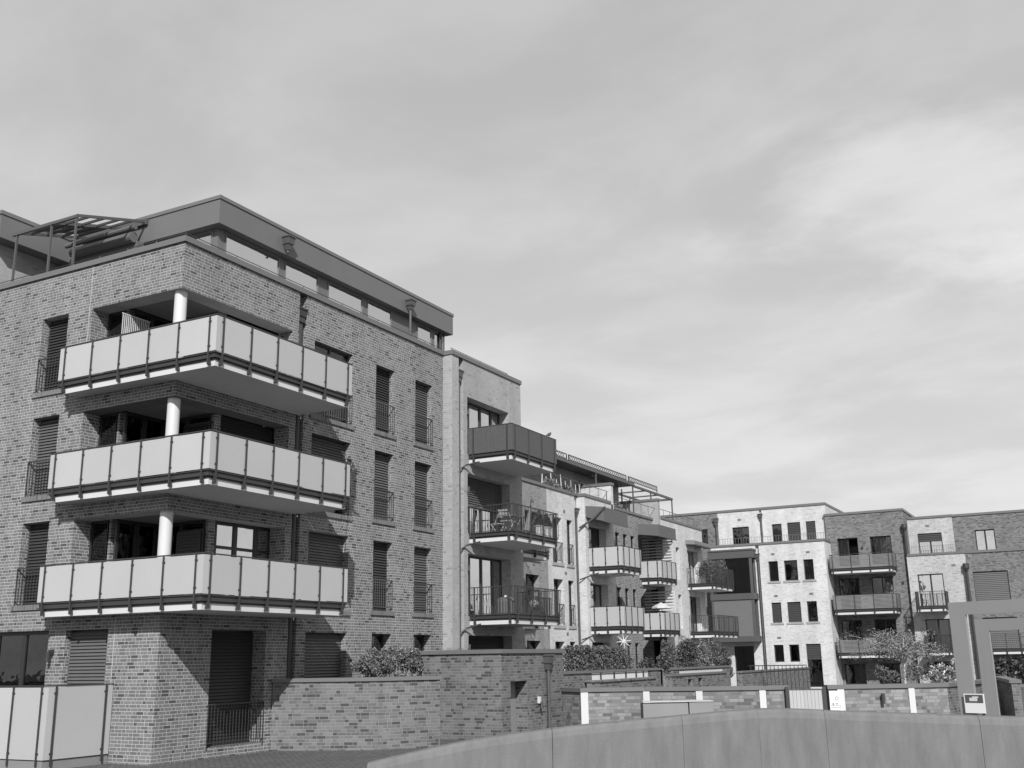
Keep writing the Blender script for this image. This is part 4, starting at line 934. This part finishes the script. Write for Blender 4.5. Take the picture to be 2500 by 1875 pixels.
for s0 in range(0, len(rows)-1, SEG):
    rr_ = [list(x) for x in rows[s0:s0+SEG+1]]
    if len(rr_) < 2: continue
    mb = MB(); a_ = [tuple(Vector(p).lerp(Vector(q), 0.02)) for p, q in zip(rr_[0], rr_[1])]; b_ = [tuple(Vector(p).lerp(Vector(q), 0.02)) for p, q in zip(rr_[-1], rr_[-2])]
    rr_[0] = a_; rr_[-1] = b_; n_ = len(rr_)
    for row in rr_: mb.v += row
    for i in range(n_-1):
        for j in range(m_-1): mb.f.append((i*m_+j, i*m_+j+1, (i+1)*m_+j+1, (i+1)*m_+j))
    mb.f.append(tuple(range(m_))[::-1]); mb.f.append(tuple((n_-1)*m_+j for j in range(m_)))
    mb.build('wall_segment', 'parapet', o)
tag(o, 'smooth pale concrete parapet with a gently arched top crossing the lower right foreground', 'parapet')
def portal(label, P0, zt, zb, w=0.36, bh=0.2, ln=3.2, dp=0.05):
    o = thing('steel_portal', label, 'portal frame', (P0[0], P0[1], GZ), 'steel portal frames at the right')
    d = Vector((-math.cos(R(67)), -math.sin(R(67)))); p = Vector(P0); q = p+d*w; e = p+d*ln
    mb = MB(); mb.obox(p, q, -dp/2, dp/2, GZ, zt-bh); mb.build('post', 'steel', o)
    mb = MB(); mb.obox(e-d*w, e, -dp/2, dp/2, GZ, zt-bh); mb.build('post', 'steel', o)
    mb = MB(); mb.obox(p, e, -dp/2, dp/2, zt-bh, zt); mb.build('beam', 'steel', o)
    return o
portal('nearer and larger steel portal frame, a notice fixed low on its post', (18.75, 2.13), 0.77, -0.92, w=0.27)
portal('farther steel portal frame seen inside the nearer one', (25.9, 2.45), 0.68, -1.4, w=0.31, bh=0.24)
ns = thing('notice_board', 'small notice with a picture above a blank white sheet on the steel portal post', 'sign', (18.72, 2.1, -0.9))
d = Vector((-math.cos(R(67)), -math.sin(R(67)))); p = Vector((18.65, 2.05))
mb = MB(); mb.obox(p, p+d*0.33, 0.0, -0.012, -0.93, -0.64); mb.build('board', 'signwhite', ns)
mb = MB(); mb.obox(p+d*0.02, p+d*0.31, -0.0125, -0.016, -0.775, -0.655); mb.build('picture', 'midmetal', ns)
mb = MB(); mb.obox(p+d*0.09, p+d*0.22, -0.0165, -0.019, -0.75, -0.70); mb.obox(p+d*0.14, p+d*0.24, -0.0165, -0.019, -0.70, -0.68); mb.build('emblem', 'white', ns)

# ================================================================== PLANTS
rnd = random.Random(3)
plant('shrub', 'feathery shrub row on the low wall below the corner house windows', 'shrub', (25.6, 18.6, -1.2),
      [((25.3, 18.5, -0.1), (0.5, 0.3, 0.35), 1), ((26.1, 18.6, -0.02), (0.6, 0.3, 0.38), 1.3), ((27.0, 18.7, 0.02), (0.6, 0.3, 0.36), 1.3), ((27.8, 18.7, -0.02), (0.6, 0.3, 0.38), 1.2), ((28.3, 18.7, -0.15), (0.3, 0.25, 0.28), .6), ((26.6, 18.6, -0.5), (1.7, 0.3, 0.3), 1.2)], 2000, 0.04, 'leaf_pale',
      stems=[((25.3+i*0.2, 18.5, -1.6), (25.3+i*0.2+rnd.uniform(-.2, .2), 18.55, rnd.uniform(-0.25, 0.1)), 0.011) for i in range(14)], stem_m='palebark')
plant('hedge', 'tall clipped hedge standing behind the brick outbuilding', 'hedge', (40.8, 18.5, GZ),
      [((39.4, 18.5, -0.15), (1.1, 0.3, 0.52), 1), ((41.3, 18.5, -0.13), (1.2, 0.3, 0.54), 1.1), ((43.1, 18.5, -0.15), (1.1, 0.3, 0.5), 1), ((44.3, 18.5, -0.35), (0.5, 0.3, 0.35), 0.25)], 5200, 0.05, 'leaf', box=True,
      stems=[((38.6+i*0.5, 18.5, GZ), (38.6+i*0.5, 18.5, -0.3), 0.02) for i in range(12)])
for i, (x, y, z, r, lab, mm, nn) in enumerate([
        (47.2, 18.6, -0.5, 0.5, 'small dark bush right of the clipped hedge', 'leaf_dark', 500),
        (50.5, 18.8, -0.1, 0.75, 'leafy bush before the shaded ground floor loggia', 'leaf', 900),
        (53.3, 18.9, 0.15, 0.9, 'tall dark bush in front of the white end house', 'leaf_dark', 1200),
        (56.0, 19.0, 0.0, 0.8, 'pale bush left of the white rendered garden wall', 'leaf_pale', 900),
        (58.4, 19.2, 0.1, 0.9, 'dense bush in front of the end house corner', 'leaf', 1100),
        (61.0, 19.4, -0.2, 0.7, 'low bush by the dark garage opening of the white house', 'leaf_dark', 700)]):
    plant('bush', lab, 'bush', (x, y, GZ), [((x, y, z), (r, 0.5, r*0.9), 1), ((x+0.3, y, z-0.6), (r*1.1, 0.5, 0.6), 0.8)], nn*2, 0.058, mm, 'bushes in the gardens behind the brick walls', seed=30+i)
# tree at right
tr = thing('tree', 'small airy tree spreading in front of the slatted timber balconies', 'tree', (45, 7.05, GZ)); mb = MB(); rnd = random.Random(11)
mb.tube((45, 7.08, GZ), (45, 7.0, -0.45), 0.06, 0.045, n=8); mb.tube((45, 7.0, -0.45), (45.1, 6.95, 0.1), 0.045, 0.03, n=8)
tips = []
for i in range(34):
    th = rnd.uniform(0, 6.28); L = rnd.uniform(0.7, 2.0); e = Vector((45+math.cos(th)*L*0.8, 6.95+math.sin(th)*L, rnd.uniform(-0.1, 0.95)-0.12*L)); s0 = Vector((45+rnd.uniform(0, .08), 7.0, rnd.uniform(-0.5, 0.05)))
    md = s0.lerp(e, 0.5)+Vector((0, 0, 0.15)); mb.tube(s0, md, 0.02, 0.012, n=5); mb.tube(md, e, 0.012, 0.005, n=5); tips += [e, md.lerp(e, 0.5)]
mb.build('trunk', 'palebark', tr)
lf = MB()
for e in tips: leaves(lf, e, (0.3, 0.3, 0.2), 75, 0.04, rnd)
leaves(lf, (45, 6.9, 0.15), (1.2, 1.6, 0.3), 1000, 0.042, rnd)
lf.build('crown', 'leaf_pale', tr)
for i, (x, y, z, r, lab, mm) in enumerate([(62, 10.6, -1.15, 0.7, 'low bush left of the tree stake', 'leaf'), (62, 9.2, -1.1, 0.6, 'low bush with pale sprays by the tree trunk', 'leaf_pale'), (60, 8.0, -1.0, 0.55, 'dark bush by the white house corner pipe', 'leaf_dark')]):
    plant('bush', lab, 'bush', (x, y, GZ), [((x, y, z), (0.5, r, 0.5), 1)], 900, 0.06, mm, 'bushes below the timber balconies', seed=60+i)
plant('rose_bush', 'white flowering bush right of the tree', 'bush', (50, 6.1, GZ), [((50, 6.2, -1.0), (0.4, 0.75, 0.42), 1), ((50, 5.7, -0.7), (0.4, 0.4, 0.3), 0.4)], 900, 0.07, 'flower', seed=77)
plant('rose_bush', 'pale flowering bush seen between the steel portals', 'bush', (40, 4.45, GZ), [((40, 4.45, -0.75), (0.4, 0.4, 0.5), 1)], 500, 0.06, 'flower', seed=78)
plant('bush', 'dark bush with a pale cap inside the farther steel portal', 'bush', (44, 3.1, GZ), [((44, 3.1, -0.75), (0.4, 0.7, 0.45), 1)], 500, 0.08, 'leaf_dark', seed=79)
plant('window_plant', 'pale plant standing in the wide window above the middle balcony', 'plant', (25.4, 19.6, 4.9), [((25.45, 19.4, 5.72), (0.38, 0.2, 0.18), 1)], 260, 0.05, 'leaf_pale', stems=[((25.4, 19.5, 4.4), (25.45, 19.4, 5.6), 0.012)], seed=81)
# plants on the end house balcony
plant('balcony_plants', 'dense planting overflowing the balcony of the white end house', 'plants', (65, 20.9, 4.1), [((63.9, 21.0, 5.0), (0.35, 0.6, 0.6), 1), ((64.9, 20.7, 4.95), (0.6, 0.3, 0.65), 1.2), ((66.2, 20.7, 5.1), (0.6, 0.3, 0.7), 1.2), ((65.6, 21.5, 5.3), (1.2, 0.4, 0.5), 1)], 1500, 0.05, 'leaf', seed=82)
plant('roof_plants', 'reeds and flowers along the roof terrace parapet above the rail balconies', 'plants', (47, 22.7, 7.6), [((45.8, 22.6, 8.15), (0.8, 0.2, 0.25), 1), ((47.6, 22.6, 8.1), (0.9, 0.2, 0.2), 1), ((54.0, 22.7, 8.05), (1.3, 0.2, 0.22), 1.2)], 500, 0.08, 'leaf_pale',
      stems=[((44.8+i*0.55, 22.6, 7.8), (44.8+i*0.55+rnd.uniform(-.15, .15), 22.6, 8.5+rnd.uniform(0, .55)), 0.03) for i in range(9)], stem_m='curtain', seed=83)
# ================================================================== BALCONY THINGS
def pot_tree(x, y, z, label, h=0.55, hgt=0.42, r=0.18):
    t = thing('potted_conifer', label, 'potted plant', (x, y, z), 'two conifers in white pots')
    mb = MB(); mb.lathe(x, y, [(r*0.72, z), (r, z+hgt-0.05), (r*1.08, z+hgt-0.05), (r*1.08, z+hgt)], 18); mb.build('pot', 'white', t, smooth=False)
    rr = random.Random(int(x*100)); lf = MB()
    for i in range(9): k = i/9; leaves(lf, (x, y, z+hgt+0.03+k*h), (r*1.5*(1-k)+0.03,)*2+(0.07,), int(420*(1-k))+30, 0.028, rr)
    lf.build('foliage', 'leaf_dark', t)
    mb = MB(); mb.tube((x, y, z+hgt-0.02), (x, y, z+hgt+h*0.8), 0.015, n=6); mb.build('stem', 'bark', t)
pot_tree(35.8, 18.2, 4.46, 'left one of two white potted conifers on the middle rail balcony')
pot_tree(36.45, 18.22, 4.46, 'right one of two white potted conifers, next to the balcony corner', h=0.5)
def folding_table(x, y, z, label):
    t = thing('folding_table', label, 'table', (x, y, z)); mb = MB()
    mb.box(x-0.4, x+0.4, y-0.3, y+0.3, z+0.71, z+0.735); mb.build('tabletop', 'slats', t)
    for s in (-1, 1):
        mb = MB(); mb.tube((x-0.33, y+s*0.24, z), (x+0.33, y+s*0.24, z+0.71), 0.014, n=6); mb.tube((x+0.33, y+s*0.24, z), (x-0.33, y+s*0.24, z+0.71), 0.014, n=6); mb.build('leg', 'slats', t)
folding_table(35.0, 18.95, 4.46, 'folding slatted table on the middle rail balcony')
def folding_chair(x, y, z, label, rz=0, grp=None):
    t = thing('folding_chair', label, 'chair', (x, y, z), grp); c, s_ = math.cos(rz), math.sin(rz)
    def q(a, b, h): return (x+a*c-b*s_, y+a*s_+b*c, z+h)
    mb = MB()
    for i in range(5): a = -0.18+i*0.09; mb.hexa([q(a, -0.2, 0.44), q(a+0.07, -0.2, 0.44), q(a+0.07, 0.2, 0.44), q(a, 0.2, 0.44), q(a, -0.2, 0.46), q(a+0.07, -0.2, 0.46), q(a+0.07, 0.2, 0.46), q(a, 0.2, 0.46)])
    mb.build('seat', 'wood', t)
    mb = MB()
    for h in (0.66, 0.78): mb.hexa([q(-0.29-(h-.66)*.3, -0.2, h), q(-0.27-(h-.66)*.3, -0.2, h), q(-0.27-(h-.66)*.3, 0.2, h), q(-0.29-(h-.66)*.3, 0.2, h), q(-0.31-(h-.66)*.3, -0.2, h+0.07), q(-0.29-(h-.66)*.3, -0.2, h+0.07), q(-0.29-(h-.66)*.3, 0.2, h+0.07), q(-0.31-(h-.66)*.3, 0.2, h+0.07)])
    mb.build('backrest', 'wood', t)
    for s in (-1, 1):
        mb = MB(); mb.tube(q(0.24, s*0.2, 0), q(-0.33, s*0.2, 0.86), 0.014, n=6); mb.tube(q(-0.24, s*0.18, 0), q(0.2, s*0.18, 0.45), 0.014, n=6); mb.build('leg', 'wood', t)
folding_chair(34.2, 18.7, 4.46, 'wooden folding chair left of the folding table', 0, 'folding chairs on the middle rail balcony')
folding_chair(34.75, 19.4, 4.46, 'wooden folding chair behind the folding table', 1.2, 'folding chairs on the middle rail balcony')
um = thing('folded_parasol', 'folded grey parasol leaning on the middle rail balcony', 'parasol', (36.3, 19.0, 4.46))
mb = MB(); mb.tube((36.15, 19.0, 4.46), (36.75, 19.0, 6.05), 0.02, n=6); mb.build('pole', 'wood', um)
mb = MB(); mb.tube((36.28, 19.0, 4.75), (36.7, 19.0, 5.8), 0.13, 0.04, n=9); mb.build('canopy', 'awning_light', um)
gr = thing('covered_grill', 'grill under a dark cover on the lowest rail balcony', 'grill', (33.9, 18.6, 1.56))
mb = MB(); mb.lathe(33.9, 18.65, [(0.34, 1.56), (0.34, 1.98), (0.3, 2.1), (0.28, 2.14)], 16); mb.build('cover', 'awning', gr)
mb = MB(); mb.lathe(33.9, 18.65, [(0.06, 2.14), (0.04, 2.22)], 10); mb.build('knob', 'white', gr)
for i, (x, y, r, n_, lab, mm) in enumerate([(36.0, 18.6, 0.2, 260, 'white flowering plant in a box on the lowest rail balcony', 'flower'), (36.6, 18.7, 0.16, 180, 'dark leafy plant at the right corner of the lowest rail balcony', 'leaf_dark')]):
    t = thing('planter_box', lab, 'planter', (x, y, 1.56)); mb = MB(); mb.box(x-0.28, x+0.28, y-0.13, y+0.13, 1.56, 1.88); mb.build('box', 'metal', t)
    lf = MB(); leaves(lf, (x, y, 2.0), (0.26, 0.15, 0.14), n_, 0.035, random.Random(i)); lf.build('foliage', mm, t)
st = thing('star_ornament', 'white eight-pointed straw star hanging under the lower white panel balcony', 'ornament', (48.7, 20.4, 0.74))
mb = MB()
for i in range(4):
    t_ = math.pi*i/4+0.1; a = Vector((0.39*math.cos(t_), -0.92*math.cos(t_), math.sin(t_)))*0.36
    c0 = Vector((48.75, 20.35, 0.74)); mb.tube(c0, c0+a, 0.034, 0.012, n=6); mb.tube(c0, c0-a, 0.034, 0.012, n=6)
mb.build('star', 'white', st)
mb = MB(); mb.tube((48.75, 20.36, 0.9), (48.95, 20.6, 1.13), 0.004, n=4); mb.build('string', 'white', st)
wp = thing('parasol', 'small white parasol standing on the farther lower white panel balcony', 'parasol', (58.4, 21.9, 1.23))
mb = MB(); mb.tube((58.3, 21.9, 1.23), (58.3, 21.9, 2.95), 0.02, n=6); mb.build('pole', 'metal', wp)
mb = MB(); k = 8; c0 = Vector((58.3, 21.95, 3.0))
ps_ = [c0+Vector((0.62*math.cos(6.283*i/k), 0.55*math.sin(6.283*i/k), -0.26)) for i in range(k)]
for i in range(k): a, b = ps_[i], ps_[(i+1) % k]; n0 = len(mb.v); mb.v += [tuple(c0), tuple(a), tuple(b)]; mb.f.append((n0, n0+1, n0+2)); mb.quad(a, a-Vector((0, 0, 0.09)), b-Vector((0, 0, 0.09)), b)
mb.build('canopy', 'white', wp)
# pigeon
bd = thing('pigeon', 'grey pigeon perched on the cane-screened balcony rail', 'bird', (36.25, 17.93, 8.36))
mb = MB(); mb.hexa([(0, 0, 0)]*8) if False else None
def ell(mb, c, r, ax=Vector((1, 0, 0)), n=10, m=7):
    ax = ax.normalized(); u = ax.orthogonal().normalized(); w = ax.cross(u); k = len(mb.v); c = Vector(c)
    for j in range(m+1):
        ph = math.pi*j/m
        for i in range(n):
            t = 2*math.pi*i/n; mb.v.append(tuple(c-ax*math.cos(ph)*r[0]+(u*math.cos(t)+w*math.sin(t))*math.sin(ph)*r[1]))
    for j in range(m):
        for i in range(n): mb.f.append((k+j*n+i, k+j*n+(i+1) % n, k+(j+1)*n+(i+1) % n, k+(j+1)*n+i))
ell(mb, (36.3, 17.93, 8.45), (0.14, 0.065), Vector((1, 0, 0.35))); ell(mb, (36.43, 17.93, 8.53), (0.045, 0.035)); mb.tube((36.2, 17.93, 8.42), (36.05, 17.93, 8.37), 0.04, 0.02, n=6); mb.tube((36.47, 17.93, 8.53), (36.50, 17.93, 8.525), 0.01, 0.003, n=5)
mb.build('body', 'midmetal', bd, smooth=True)
mb = MB(); mb.tube((36.29, 17.92, 8.34), (36.29, 17.92, 8.4), 0.006, n=4); mb.tube((36.31, 17.95, 8.34), (36.31, 17.95, 8.4), 0.006, n=4); mb.build('leg', 'metal', bd)
